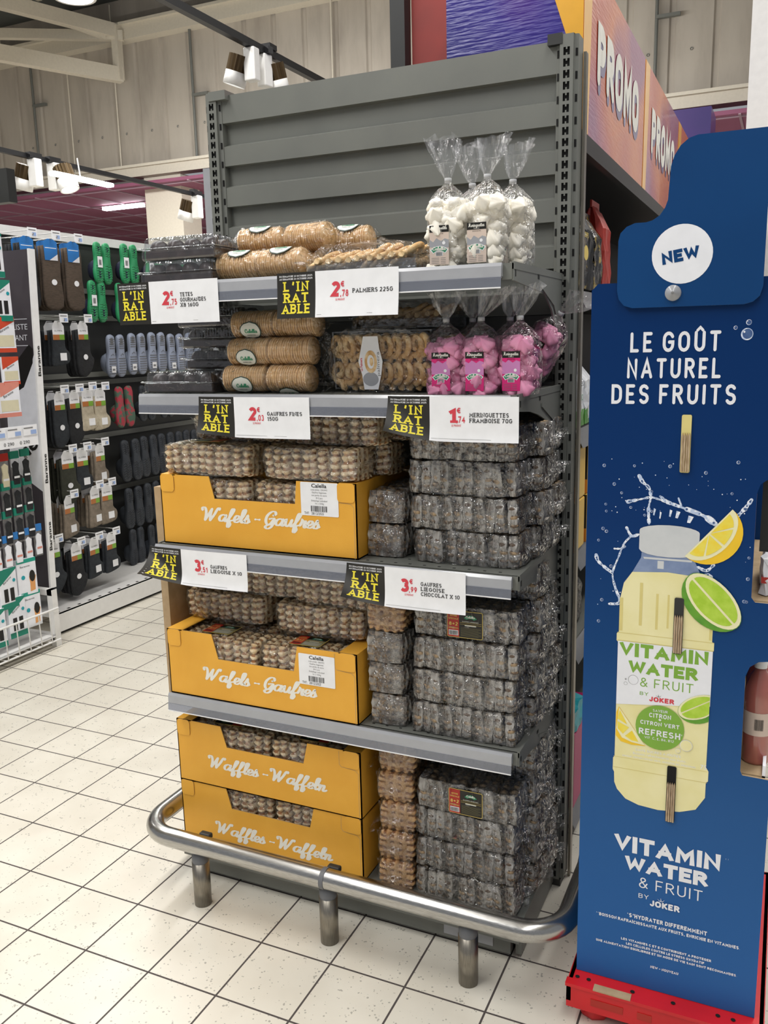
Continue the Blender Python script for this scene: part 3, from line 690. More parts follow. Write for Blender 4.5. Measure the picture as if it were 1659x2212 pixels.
def shelf(z, d, x0, x1, label):
    t = thing('metal_shelf', label, 'shelf', (.5, -d / 2, z - .03), group=None)
    b = MB(); b.box((.004, -d, z - .004), (.996, -.004, z), 'steel'); b.box((.004, -d - .002, z - .032), (.996, -d + .004, z), 'steel')
    for k in range(26):
        for yy in (.018, .06, .10):
            b.box((.02 + k * .037 + (.018 if yy == .06 else 0), -d + yy, z), (.027 + k * .037 + (.018 if yy == .06 else 0), -d + yy + .005, z + .0003), 'hole')
    b.build('deck', t, world=True)
    for xs in (.0, .994):
        pts = [(-d, z), (-d, z - .034), (-d + .10, z - .042), (-d + .17, z - .055), (-.10, z - .085), (-.05, z - .12), (-.03, z - .16), (-.004, z - .165), (-.004, z - .005)]
        if z > 1.5: pts = [(-d, z), (-d, z - .034), (-.17, z - .050), (-.10, z - .085), (-.055, z - .13), (-.03, z - .175), (-.004, z - .18), (-.004, z - .005)]
        b = MB(); b.prism(pts, 0, .004, lambda u, v, w_: Vector((xs + w_ + .001, u, v)), 'steel')
        b.prism([(-d * .5, z - .03), (-d * .5, z - .038), (-.09, z - .075), (-.05, z - .115), (-.045, z - .105), (-.08, z - .062)], -.0002 if xs < .5 else .004, .0 if xs < .5 else .0065, lambda u, v, w_: Vector((xs + w_ + .001, u, v)), 'steel')
        b.box((xs, -d, z - .012), (xs + .006, -.004, z + .003), 'steel')
        b.box((xs + .0051, -d + .012, z - .026), (xs + .0058, -d + .016, z - .012), 'hole'); b.box((xs + .0051, -d * .55, z - .022), (xs + .0058, -d * .55 + .012, z - .012), 'hole')
        b.build('bracket', t, world=True)
    # plastic price channel clipped to the front lip
    y = -d - .004
    pc = [(y, z - .001), (y - .008, z + .001), (y - .012, z - .006), (y - .0135, z - .028), (y - .009, z - .030), (y - .009, z - .026), (y, z - .026)]
    b = MB(); b.prism(pc, x0, x1, lambda u, v, w_: Vector((w_, u, v)), 'channel')
    b.build('price_channel', t, world=True)
    b = MB(); pc = [(y - .0128, z - .027), (y - .0140, z - .027), (y - .0155, z - .048), (y - .0142, z - .048)]
    b.prism(pc, x0, x1, lambda u, v, w_: Vector((w_, u, v)), 'channel_clear')
    b.prism([(y - .0142, z - .047), (y - .0160, z - .047), (y - .0162, z - .0495), (y - .0142, z - .0495)], x0, x1, lambda u, v, w_: Vector((w_, u, v)), 'white_plastic')
    b.build('clear_lip', t, world=True)
SH = {1: (1.657, .421), 2: (1.389, .379), 3: (.989, .361), 4: (.562, .352)}
shelf(*SH[1], .0, .978, 'grey metal shelf, topmost, under the white meringue bags')
shelf(*SH[2], .0, .985, 'grey metal shelf, second from top, under the pink meringue bags')
shelf(*SH[3], .0, .985, 'grey metal shelf holding the upper yellow carton')
shelf(*SH[4], .0, .985, 'grey metal shelf holding the middle yellow carton, lowest above the base')

# ================================================================= BUMPER RAIL
t = thing('bumper_rail', 'curved stainless steel bumper rail on short posts around the rack base', 'bumper rail', (.53, -.44, 0))
R0 = .026; zr = .185; yf = -.46; xl, xr = -.055, 1.125; rc = .10
def corner(cx, cy, a0, a1): return [(cx + rc * math.cos(math.radians(a)), cy + rc * math.sin(math.radians(a)), zr) for a in range(a0, a1 + (1 if a1 > a0 else -1), 10 if a1 > a0 else -10)]
left = [(xl, -.0, zr), (xl, yf + rc + .02, zr)] + corner(xl + rc, yf + rc, 180, 270)
b = MB(); b.tube(left + [(.525, yf, zr)], R0, 'chrome', 20); b.build('tube', t, world=True)
b = MB(); b.tube([(.535, yf, zr)] + corner(xr - rc, yf + rc, -90, 0) + [(xr, -.14, zr)], R0, 'chrome', 20); b.build('tube', t, world=True)
b = MB(); b.tube([(.524, yf, zr), (.536, yf, zr)], R0 + .0012, 'rubber', 20); b.build('joint_ring', t, world=True)
b = MB(); b.lathe([(0, .045), (.02, .042), (.033, .03), (.036, 0), (.033, -.03), (0, -.045)], 'rubber', 16, Matrix.Translation((xr, -.115, zr)) @ Matrix.Rotation(PI / 2, 4, 'X'), sx=.85); b.build('end_cap', t, world=True)
for i, xx in enumerate((.135, .53, .905, 1.125)):
    yy = yf if i < 3 else -.13
    b = MB(); b.lathe([(0, 0), (.0235, 0), (.0238, .128), (.0, .128)], 'chrome_post', 24, Matrix.Translation((xx, yy + .012, 0)))
    p = b.build('post', t, world=True)
    b = MB(); b.lathe([(.0225, .128), (.0225, .15), (.0, .165)], 'rubber', 24, Matrix.Translation((xx, yy + .012, 0))); q = b.build('post_cap', p); 
    for v in q.data.vertices: v.co = v.co - t.location
for xx in (.135, .53):
    b = MB(); b.rbox((xx - .005, yf + .018, zr + .006), (xx + .03, yf + .036, zr + .022), 'steel_dark', .004); b.build('clip', t, world=True)
# ================================================================= WAFFLE PACKS
def waffle_data(seed, m):
    """thick Liege waffle standing on edge: soft ridges on both faces, knobbly rim"""
    from mathutils import noise as NZ
    T, W, H = .0232, .090, .076
    nu, nv = 26, 22; vs = []; fs = []; kn = []; sd = Vector((seed * 7.3, seed * 3.1, seed))
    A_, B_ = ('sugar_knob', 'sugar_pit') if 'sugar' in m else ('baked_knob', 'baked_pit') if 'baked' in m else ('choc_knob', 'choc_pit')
    rid = lambda x, n: .5 + .5 * math.cos(2 * PI * (x * n + .0))
    def hgt(u, v):
        a = rid(u, 2.25 if False else 2.0); b = rid(v, 1.5 if False else 2.0)
        ed = max(abs(u), abs(v))
        if ed > .88: return b if abs(u) > abs(v) else a
        return max(a, b)
    def wob(p, k): 
        q = NZ.noise_vector((p + sd) * 55.0); return p + Vector((q.x * .0016, q.y * .0026, q.z * .0026)) * k
    def pt(i, j, side):
        u = i / nu * 2 - 1; v = j / nv * 2 - 1
        k = (abs(u) ** 5 + abs(v) ** 5) ** .2; mx = max(abs(u), abs(v), 1e-6); sc = mx / max(k, 1e-6)
        h = hgt(u, v); f = 1.0 + (.055 * (h - .45) if mx > .88 else 0)
        t = T / 2 * (.40 + .60 * h ** .8) * (.86 if mx > .95 else 1)
        return wob(Vector((side * t, u * sc * W / 2 * f, v * sc * H / 2 * f + H / 2)), 1)
    for side in (-1, 1):
        b = len(vs)
        vs += [pt(i, j, side) for j in range(nv + 1) for i in range(nu + 1)]
        for j in range(nv):
            for i in range(nu):
                q = [b + j * (nu + 1) + i, b + j * (nu + 1) + i + 1, b + (j + 1) * (nu + 1) + i + 1, b + (j + 1) * (nu + 1) + i]
                fs.append(q if side > 0 else q[::-1]); kn.append(hgt((i + .5) / nu * 2 - 1, (j + .5) / nv * 2 - 1) > .42)
    N = (nu + 1) * (nv + 1)
    rim = [i for i in range(nu + 1)] + [j * (nu + 1) + nu for j in range(1, nv + 1)] + [nv * (nu + 1) + i for i in range(nu - 1, -1, -1)] + [j * (nu + 1) for j in range(nv - 1, 0, -1)]
    mid = len(vs)
    for a in rim:
        ui, vi = (a % (nu + 1)) / nu * 2 - 1, (a // (nu + 1)) / nv * 2 - 1
        p = (vs[a] + vs[N + a]) / 2; c = Vector((0, 0, H / 2)); d = (p - c); d.x = 0
        vs.append(p + d.normalized() * (.0004 + .0034 * hgt(ui, vi)))
    n = len(rim)
    for k in range(n):
        ia = rim[k]; ui, vi = (ia % (nu + 1)) / nu * 2 - 1, (ia // (nu + 1)) / nv * 2 - 1; kk = hgt(ui, vi) > .42
        kn += [kk, kk]
        a, b_ = rim[k], rim[(k + 1) % n]; ma, mb_ = mid + k, mid + (k + 1) % n
        fs.append((a, b_, mb_, ma)); fs.append((ma, mb_, N + b_, N + a))
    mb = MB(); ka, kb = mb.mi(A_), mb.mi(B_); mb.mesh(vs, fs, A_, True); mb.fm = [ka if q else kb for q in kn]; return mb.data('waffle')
def crinkle(mb, a, b, m, n=(8, 4, 4), amp=.003, seed=0, T=None, pinch=.0, round_=.35):
    """faceted, crumpled plastic skin around the box a..b, ends pinched in along x"""
    rr = random.Random(seed); a = Vector(a); b = Vector(b); c = (a + b) / 2; h = (b - a) / 2
    idx = {}; vs = []; fs = []
    def vert(i, j, k):
        key = (i, j, k)
        if key in idx: return idx[key]
        u = Vector((i / n[0] * 2 - 1, j / n[1] * 2 - 1, k / n[2] * 2 - 1))
        l = (abs(u.x) ** 8 + abs(u.y) ** 8 + abs(u.z) ** 8) ** .125; w_ = u / max(l, 1e-6) * 1.0
        p = u.lerp(w_, round_)
        f = 1 - pinch * max(0, abs(u.x) - .6) / .4
        q = Vector((c.x + p.x * h.x, c.y + p.y * h.y * f, c.z + p.z * h.z * f))
        q += Vector((rr.uniform(-amp, amp), rr.uniform(-amp, amp), rr.uniform(-amp, amp) * (0.0 if k == 0 else 1)))
        idx[key] = len(vs); vs.append(q); return idx[key]
    def face(f):
        if rr.random() < .5: fs.append((f[0], f[1], f[2])); fs.append((f[0], f[2], f[3]))
        else: fs.append((f[0], f[1], f[3])); fs.append((f[1], f[2], f[3]))
    for i in range(n[0]):
        for j in range(n[1]):
            for k, fl_ in ((0, 1), (n[2], 0)):
                q = [vert(i, j, k), vert(i + 1, j, k), vert(i + 1, j + 1, k), vert(i, j + 1, k)]; face(q[::-1] if fl_ else q)
    for i in range(n[0]):
        for k in range(n[2]):
            for j, fl_ in ((0, 0), (n[1], 1)):
                q = [vert(i, j, k), vert(i + 1, j, k), vert(i + 1, j, k + 1), vert(i, j, k + 1)]; face(q[::-1] if fl_ else q)
    for j in range(n[1]):
        for k in range(n[2]):
            for i, fl_ in ((0, 1), (n[0], 0)):
                q = [vert(i, j, k), vert(i, j + 1, k), vert(i, j + 1, k + 1), vert(i, j, k + 1)]; face(q[::-1] if fl_ else q)
    return mb.mesh(vs, fs, m, False, T)
def fin(mb, O, U, V, w_, l, m, seed, amp=.004, n=6):
    """crumpled flat end seal: rooted at O, w_ wide along U, sticking out l along V"""
    rr = random.Random(seed); O = Vector(O); U = Vector(U).normalized(); V = Vector(V).normalized(); N = U.cross(V)
    P = [[O + U * (w_ * (i / n - .5) * (1 + .35 * j / 2)) + V * (l * j / 2) + N * rr.uniform(-amp, amp) * (1 if j else .3) + V * rr.uniform(-amp, amp) * j * .6 for i in range(n + 1)] for j in range(3)]
    vs = [p for r in P for p in r]; fs = []
    for j in range(2):
        for i in range(n):
            a = j * (n + 1) + i; fs.append((a, a + 1, a + n + 2)); fs.append((a, a + n + 2, a + n + 1))
    return mb.mesh(vs, fs, m, False)
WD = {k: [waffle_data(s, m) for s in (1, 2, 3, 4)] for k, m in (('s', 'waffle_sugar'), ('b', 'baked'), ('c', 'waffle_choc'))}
def wrap_data(seed, m):
    b = MB(); crinkle(b, (-.0120, -.0475, -.0), (.0120, .0475, .079), m, (2, 4, 6), .0022, seed); fin(b, (0, -.0475, .04), (0, 0, 1), (0, -1, .1), .05, .006, m, seed, .003, 4)
    return b.data('wrapper')
RD = {k: [wrap_data(s, m) for s in (1, 2, 3)] for k, m in (('s', 'film_light'), ('b', 'film_light'), ('c', 'film_inner'))}
PL, PD, PH = .270, .100, .083      # pack length, depth, height
def label_data(side, flip=False):
    """special-offer label: black with gold border, red offer panel, green logo, barcode"""
    b = MB(); w_, h_ = .088, .066
    F = plane((0, -PD / 2 - .0035, PH / 2 - .002), (1, 0, 0), (0, 0, 1)) if side == 'front' else plane((0, 0, PH + .0035), (1, 0, 0) if not flip else (-1, 0, 0), (0, 1, 0) if not flip else (0, -1, 0))
    b.prism(rrect(-w_ / 2, -h_ / 2, w_ / 2, h_ / 2, .004), 0, .0004, F, 'label_gold'); b.prism(rrect(-w_ / 2 + .0012, -h_ / 2 + .0012, w_ / 2 - .0012, h_ / 2 - .0012, .003), 0.0004, .0005, F, 'label_black')
    G = lambda u, v, t=0: F(u, v, t + .0006)
    if side == 'top': shape(b, G, [(-.014, -.0315), (.0425, -.0315), (.0425, .010), (-.014, .010)], 'label_olive', 0)
    shape(b, G, [(-.0425, -.0315), (-.014, -.0315), (-.014, .0315), (-.0425, .0315)], 'label_red')
    text(b, 'OFFRE', sub(G, -.028, .018), .0042, 'label_gold', .2, .017); text(b, 'SPECIALE', sub(G, -.028, .011), .0042, 'label_gold', .2, .024)
    text(b, '8+2', sub(G, -.028, -.004), .0088, 'label_gold', .22, .022); text(b, 'OFFERTES', sub(G, -.028, -.012), .0036, 'label_gold', .2, .024)
    rect(b, G, -.040, -.028, -.016, -.0155, 'paper', .0004); barcode(b, G, -.039, -.027, .022, .010)
    shape(b, G, arc(.014, .012, .017, .012, 20, 160, 8) + arc(.014, .010, .010, .006, 150, 30, 8), 'label_green', .0003)
    text(b, 'Calella', sub(G, .014, .0175), .0048, 'white_ink', .16, .022, script=True, gap=.02)
    rect(b, G, -.012, .0045, .041, .0050, 'label_gold'); rect(b, G, -.012, .0005, .041, .001, 'label_gold')
    text(b, 'GAUFRES LIEGEOISES', sub(G, .014, .0068), .0026, 'label_cream', .2, .040); rect(b, G, .0, -.0030, .028, -.0002, 'label_cream')
    for k in range(9):
        rect(b, G, -.010, -.008 - k * .0025, .040 - (.006 if k % 3 == 2 else 0), -.0072 - k * .0025, 'label_olive' if side == 'front' else 'label_cream')
    return b.data('label')
LBD = {'front': label_data('front'), 'top': label_data('top'), 'flip': label_data('top', True)}
def link(name, me, parent, loc=(0, 0, 0), rot=(0, 0, 0)):
    o = bpy.data.objects.new(name, me); COL.objects.link(o); o.parent = parent; KIDS.setdefault(parent, []).append(o)
    o.location = loc; o.rotation_euler = rot; return o
def pack_proto(kind, seed, label=None, n=10):
    rr = random.Random(seed); t = thing('waffle_pack', 'x', 'waffle pack')
    for i in range(n):
        x = (i - (n - 1) / 2) * .0262 + rr.uniform(-.002, .002); rot = (rr.uniform(-.05, .05), rr.uniform(-.10, .10), rr.uniform(-.12, .12))
        w_ = link('waffle', rr.choice(WD[kind]), t, (x, rr.uniform(-.003, .003), .0015), rot)
        link('wrapper', rr.choice(RD[kind]), w_, (0, 0, 0), (0, 0, PI if rr.random() < .2 else 0))
    OF = 'film' if kind == 'c' else 'film_sugar'
    b = MB(); crinkle(b, (-PL / 2 - .001, -PD / 2 - .002, 0), (PL / 2 + .001, PD / 2 + .002, PH), OF, (13, 5, 5), .0030, seed, None, .12, .5)
    fin(b, (PL / 2 - .003, 0, PH * .5), (0, 1, .3), (1, 0, rr.uniform(-.2, .3)), .05, .026, OF, seed + 1); fin(b, (-PL / 2 + .003, 0, PH * .5), (0, 1, -.3), (-1, 0, rr.uniform(-.2, .3)), .05, .026, OF, seed + 2)
    b.build('outer_film', t)
    if label: link('label', LBD[label], t, (rr.uniform(-.02, .01), .0, 0), (0, 0, rr.uniform(-.05, .05) if label != 'front' else 0))
    return t
PK = {('c', 0): pack_proto('c', 11, 'top'), ('c', 1): pack_proto('c', 12), ('c', 2): pack_proto('c', 13, 'front'), ('c', 3): pack_proto('c', 14),
      ('s', 0): pack_proto('s', 21, 'top'), ('s', 1): pack_proto('s', 22), ('s', 2): pack_proto('s', 23, 'flip'), ('b', 1): pack_proto('b', 24)}
def pack(kind, v, x, y, z, label, group, rz=0.0, rx=0.0):
    return place(PK[(kind, v)], USED, (x, y, z), (rx, 0, rz + rnd.uniform(-.02, .02)), label, group)
ORD = ['lowest', 'second from the bottom', 'third from the bottom', 'fourth from the bottom', 'fifth from the bottom', 'sixth from the bottom']
G = 'chocolate waffle packs stacked on the rack'; GS = 'sugar waffle packs in and on the cartons'; GE = 'waffle packs stacked end-on beside the cartons'
def dark_stack(z, n_front, where, tops, x=.855, yf=-.285, nback=4, nmid=4, v3=None):
    for k in range(n_front):
        v = tops.get(k, (1, 3)[k % 2])
        pack('c', v, x + rnd.uniform(-.008, .006), yf + rnd.uniform(-.006, .006) + .004 * k, z + k * (PH - .001), 'chocolate waffle pack %s, %s of the front stack' % (where, ORD[k] if k < n_front - 1 else 'topmost'), G)
    for k in range(nmid):
        pack('c', (3, 1)[k % 2], x + .02 + rnd.uniform(-.006, .012), yf + .112 + rnd.uniform(-.004, .004), z + k * (PH - .001), 'chocolate waffle pack %s, %s of the middle stack' % (where, ORD[k]), G)
    for k in range(nback):
        pack('c', (1, 3)[k % 2], x + .02 + rnd.uniform(-.006, .010), yf + .222, z + k * (PH - .001), 'chocolate waffle pack %s, %s of the rear stack' % (where, ORD[k]), G)
dark_stack(.1005, 4, 'on the base deck', {3: 2, 1: 0}, yf=-.270, nmid=5, nback=5)
dark_stack(.5625, 4, 'on the lowest shelf', {2: 0, 0: 0, 3: 2}, yf=-.285, nmid=5, nback=4)
dark_stack(.9895, 4, 'on the third shelf', {1: 0, 0: 3}, yf=-.272, nmid=4, nback=4)
# end-on columns beside the cartons (long side runs back)
def endcol(z, kinds, where, x=.655, y=-.19):
    for k, kd in enumerate(kinds):
        nm = 'chocolate' if kd == 'c' else 'golden sugar'
        pack(kd, 1 if kd == 'b' else 3, x + rnd.uniform(-.004, .004), y + rnd.uniform(-.008, .004), z + k * (PH - .001), '%s waffle pack turned end-on %s, %s' % (nm, where, ORD[k]), GE, rz=PI / 2)
endcol(.1005, 'bbbbb', 'on the base deck', .660, -.185)
endcol(.5625, 'cccb', 'on the lowest shelf', .655, -.195)
endcol(.9895, 'cc', 'on the third shelf', .650, -.165)

# ================================================================= YELLOW CARTONS
def carton(x, y, z, words, sticker, notch, label, rz=0.0, back=.26, h=.186, labels=True, ty=.052, tw=.345):
    """open display carton: front wall with cut-out, glued corner flaps, side walls, bottom; y is the front face"""
    W_ = .582; D_ = .33
    t = thing('waffle_carton', label, 'carton', (x, y, z), rz)
    F = lambda u, v, w_=0.0: Vector((u, -w_, v))          # front face, +t towards the viewer
    th = .003
    b = MB()
    n0, n1, n2, n3, nd = notch
    pts = [(0, 0), (W_, 0), (W_, h), (n3, h), (n2, h - nd), (n1, h - nd), (n0, h), (0, h)]
    # front wall as three convex pieces
    def slab(p): b.prism(p, -th, 0, F, 'carton', 'carton_edge')
    slab([(0, 0), (W_, 0), (W_, h - nd), (0, h - nd)])
    slab([(0, h - nd), (n1, h - nd), (n0, h), (0, h)]); slab([(n2, h - nd), (W_, h - nd), (W_, h), (n3, h)])
    rect(b, F, .0003, h - nd - .001, W_ - .0003, h - nd + .0012, 'carton', .00012) if False else None
    text(b, words[0], sub(F, words[1], ty), .034, 'white_ink', .155, tw, script=True, gap=-.02, shear=.22, off=.0005)
    # score lines of the right corner
    lw = .0009
    for p in ([(W_ - .062, h - .004), (W_ - .062, h - .040), (W_ - .056, h - .047), (W_ - .016, h - .050), (W_ - .007, h - .058), (W_ - .007, .0)],):
        for q in ribbon(p, lw): shape(b, F, [(v.x, v.y) for v in q], 'kraft', .0004)
    b.build('front_panel', t)
    # corner flaps folded over the front
    for u0, u1 in ((.003, .046), (W_ - .050, W_ - .003)):
        c = MB(); c.prism(rrect(u0, h - .046, u1, h + .001, .009), .0006, .0026, F, 'carton', 'carton_edge'); c.build('corner_flap', t)
    b = MB()
    b.box((0, 0, 0), (th, D_, h), 'carton'); b.box((th, .0, h - .002), (.05, back, h), 'carton'); b.build('side_panel', t)
    b = MB(); b.box((W_ - th, 0, 0), (W_, D_, h), 'carton'); b.box((W_ - .05, .0, h - .002), (W_ - th, back, h), 'carton'); b.build('side_panel', t)
    b = MB(); b.box((0, 0, 0), (W_, D_, th), 'kraft'); b.box((0, D_ - th, 0), (W_, D_, h * .9), 'carton'); b.build('tray', t)
    if sticker:
        u, v = sticker; b = MB(); S = sub(F, u, v)
        b.prism(rrect(0, 0, .104, .083, .003), .0008, .0012, S, 'paper')
        text(b, 'Calella', sub(S, .052, .0715), .0075, 'ink', .15, .040, off=.0016) if False else None
        ftext(b, 'Calella', sub(S, .052, .0705), .0092, 'ink', .042, bold=.018, off=.0016)
        for k, (s_, w_) in enumerate((('code article : GAUW2', .046), ('Gaufres liegeoises', .040), ('aux perles de sucre', .042), ('8+2 pcs', .018), ('Emballage individuel', .044), ('16 x 550g', .024))):
            ftext(b, s_, sub(S, .052, .063 - k * .0068), .0042, 'grey_ink', w_, off=.0016)
        barcode(b, S, .028, .0105, .046, .0145, .0016)
        ftext(b, 'THT:', sub(S, .016, .003), .0062, 'ink', .014, off=.0016); ftext(b, '28/12/2025', sub(S, .046, .003), .0062, 'ink', .034, off=.0016)
        b.build('sticker', t)
    return t
def ftext(mb, s, F, h, m, fit=None, bold=0.0, off=.0006, align='c', shear=0.0):
    """text in the built-in typeface, turned into flat mesh and laid on F"""
    c = bpy.data.curves.new('t', 'FONT'); c.body = s; c.offset = bold; c.resolution_u = 2; c.shear = shear
    o = bpy.data.objects.new('t', c); COL.objects.link(o)
    bpy.context.view_layer.update()
    me = bpy.data.meshes.new_from_object(o.evaluated_get(bpy.context.evaluated_depsgraph_get()))
    vs = [v.co.copy() for v in me.vertices]; fs = [list(p.vertices) for p in me.polygons]
    bpy.data.objects.remove(o); bpy.data.curves.remove(c); bpy.data.meshes.remove(me)
    if not vs: return mb
    x0 = min(v.x for v in vs); x1 = max(v.x for v in vs); k = h / .7
    kx = fit / (x1 - x0) if fit else k
    cx = {'c': (x0 + x1) / 2, 'l': x0, 'r': x1}[align]
    return mb.mesh([F((v.x - cx) * kx, v.y * k, off) for v in vs], fs, m)
CW = (.582,)
carton(.012, -.350, .990, ('Wafels - Gaufres', .305), (.430, .102), (.158, .172, .412, .418, .058), 'yellow waffle carton on the third shelf, lettered Wafels - Gaufres', ty=.070)
carton(.004, -.358, .5625, ('Wafels - Gaufres', .290), (.416, .088), (.148, .166, .400, .412, .068), 'yellow waffle carton on the lowest shelf, lettered Wafels - Gaufres', ty=.056)
carton(-.008, -.331, .2850, ('Waffles - Waffeln', .292), None, (.150, .168, .412, .426, .060), 'upper of the two yellow cartons lettered Waffles - Waffeln on the base', ty=.058, tw=.372)
carton(-.010, -.328, .1005, ('Waffles - Waffeln', .302), None, (.156, .172, .424, .438, .060), 'lower of the two yellow cartons lettered Waffles - Waffeln, behind the rail', ty=.040, tw=.372, h=.1835)
for cn, z, y in (('the third shelf carton', .990, -.350), ('the lowest shelf carton', .5625, -.358), ('the upper base carton', .285, -.331), ('the lower base carton', .1005, -.328)):
    zz = z + .095
    top = cn.startswith('the lowest') ; up = 'base' in cn
    v = 2 if up else (0 if top else 1)
    yo = .058
    pack('s', v, .155, y + yo, zz, 'sugar waffle pack inside %s, left of its window' % cn, GS)
    pack('s', v if not top else 0, .430, y + yo, zz, 'sugar waffle pack inside %s, right of its window' % cn, GS)
    if top:
        pack('s', 0, .435, y + .165, zz, 'sugar waffle pack in the rear row inside the lowest shelf carton, right', GS); pack('s', 1, .155, y + .165, zz, 'sugar waffle pack in the rear row inside the lowest shelf carton, left', GS)
z = .990 + .187
pack('s', 2, .160, -.300, z, 'sugar waffle pack lying on top of the third shelf carton, front left', GS)
pack('s', 1, .465, -.300, z, 'sugar waffle pack lying on top of the third shelf carton, front right', GS)
pack('s', 1, .500, -.180, z, 'sugar waffle pack behind the front right one on the third shelf carton', GS)
pack('s', 1, .220, -.18, z, 'sugar waffle pack behind the front left one on the third shelf carton', GS)
pack('s', 1, .205, -.225, z + .083, 'sugar waffle pack in the top layer of the third shelf, behind the left sign', GS)
pack('s', 1, .500, -.255, z + .083, 'sugar waffle pack in the top layer of the third shelf, right of the sign', GS)
pack('s', 1, .52, -.14, z + .083, 'sugar waffle pack at the very back of the third shelf top layer', GS)
z = .5625 + .190
pack('s', 1, .130, -.215, z, 'sugar waffle pack lying across the lowest shelf carton, left', GS, rz=-.03)
pack('s', 1, .440, -.235, z, 'sugar waffle pack lying across the lowest shelf carton, right', GS, rz=.03)
pack('s', 1, .235, -.200, z + .083, 'sugar waffle pack in the top layer above the lowest shelf carton, left', GS)
pack('s', 1, .490, -.225, z + .083, 'sugar waffle pack in the top layer above the lowest shelf carton, right', GS)
b = MB(); b.box((-.052, -.30, .52), (-.028, -.03, 1.13), 'kraft'); o = b.build('flattened_carton'); tag(o, 'brown cardboard standing upright behind the left ends of the cartons', 'cardboard')

# ================================================================= PRICE SIGNS
def sign(x0, x1, zt, y, lines, euros, cents, label, curl=0.0, tilt=0.0, split=.335, bow=.004, bcurl=0.0):
    w_, h_ = x1 - x0, .099
    t = None
    def F(u, v, off=0.0):
        # u 0..w from the left, v 0..h from the bottom; curl lifts the lower-left corner
        s = u / w_; q = 1 - v / h_
        k = max(0.0, (1 - s / .42)) if curl > 0 else 0.0
        c = max(0.0, k * .9 + q - .72) if curl else 0.0
        cc = min(c, 1.2)
        yy = bow * math.sin(PI * s) + curl * cc * cc * .045 + bcurl * q * q * .02
        zz = -h_ + v + curl * cc * cc * .026
        xx = x0 + u + curl * cc * cc * .006
        P = Vector((xx, y - .0012 - yy - off, zt + zz)); 
        P.z += tilt * (xx - x0); return P
    b = MB(); sp = split * w_; nu, nv = 24, 12
    b.grid(lambda i, j: F(sp * i, h_ * j, 0), 12, nv, 'sign_black'); b.grid(lambda i, j: F(sp + (w_ - sp) * i, h_ * j, 0), 12, nv, 'paper')
    b.grid(lambda i, j: F(w_ * (1 - i), h_ * j, -.0003), 20, nv, 'paper')
    text(b, 'DU DIMANCHE 12 OCTOBRE 2025', sub(F, sp * .5, h_ * .905), .0036, 'paper', .2, sp * .86, serif=True)
    text(b, 'AU DIMANCHE 26 OCTOBRE 2025', sub(F, sp * .5, h_ * .845), .0036, 'paper', .2, sp * .86, serif=True)
    for k, (s_, f) in enumerate((("L'IN", .64), ('RAT', .64), ('ABLE', .72))):
        text(b, s_, sub(F, sp * .5, h_ * (.59 - k * .245)), h_ * .215, 'sign_yellow', .20, sp * f, serif=True, gap=.34 if k == 0 else .2)
    cx = sp + (w_ - sp) * .30
    text(b, euros, sub(F, cx + .002, h_ * .43), h_ * .33, 'sign_red', .25, .0215 if euros != '1' else .016, serif=True, align='r')
    text(b, '€', sub(F, cx + .008, h_ * .64), h_ * .12, 'sign_red', .2, .0075)
    text(b, ',' + cents, sub(F, cx + .012, h_ * .43), h_ * .145, 'sign_red', .19, .020)
    text(b, 'LE PRODUIT', sub(F, cx + .002, h_ * .35), h_ * .042, 'sign_red', .18, .022, serif=True)
    n = len(lines)
    for k, s_ in enumerate(lines):
        text(b, s_, sub(F, cx + .032, h_ * (.50 + (n - 1) * .060 - k * .122)), h_ * .092, 'ink', .17, .0072 * len(s_), serif=True, align='l', gap=.2)
    rect(b, F, sp + .004, h_ * .055, w_ * .80, h_ * .062, 'grey_ink')
    o = b.build('price_sign'); return tag(o, label, 'price sign', 'paper price signs on the shelf channels')
y1, y2, y3 = -.421 - .020, -.379 - .020, -.361 - .020
sign(.000, .297, 1.661, y1, ['TETES', 'GOURMANDES', 'X8 160G'], '2', '75', 'price sign reading 2,75 Tetes Gourmandes on the topmost shelf')
sign(.458, .756, 1.662, y1, ['PALMIERS 225G'], '2', '78', 'price sign reading 2,78 Palmiers 225g on the topmost shelf', bcurl=.4)
sign(.192, .504, 1.384, y2, ['GAUFRES FINES', '150G'], '2', '03', 'price sign reading 2,03 Gaufres Fines 150g on the second shelf', curl=.35)
sign(.706, 1.006, 1.388, y2, ['MERINGUETTES', 'FRAMBOISE 70G'], '1', '74', 'price sign reading 1,74 Meringuettes Framboise on the second shelf', curl=.75)
sign(-.010, .294, .985, y3, ['GAUFRES', 'LIEGOISE X 10'], '3', '51', 'price sign reading 3,51 Gaufres Liegoise x10 on the third shelf', curl=1.15)
sign(.580, .880, .990, y3, ['GAUFRES', 'LIEGOISE', 'CHOCOLAT X 10'], '3', '99', 'price sign reading 3,99 Gaufres Liegoise Chocolat x10 on the third shelf', curl=.85)

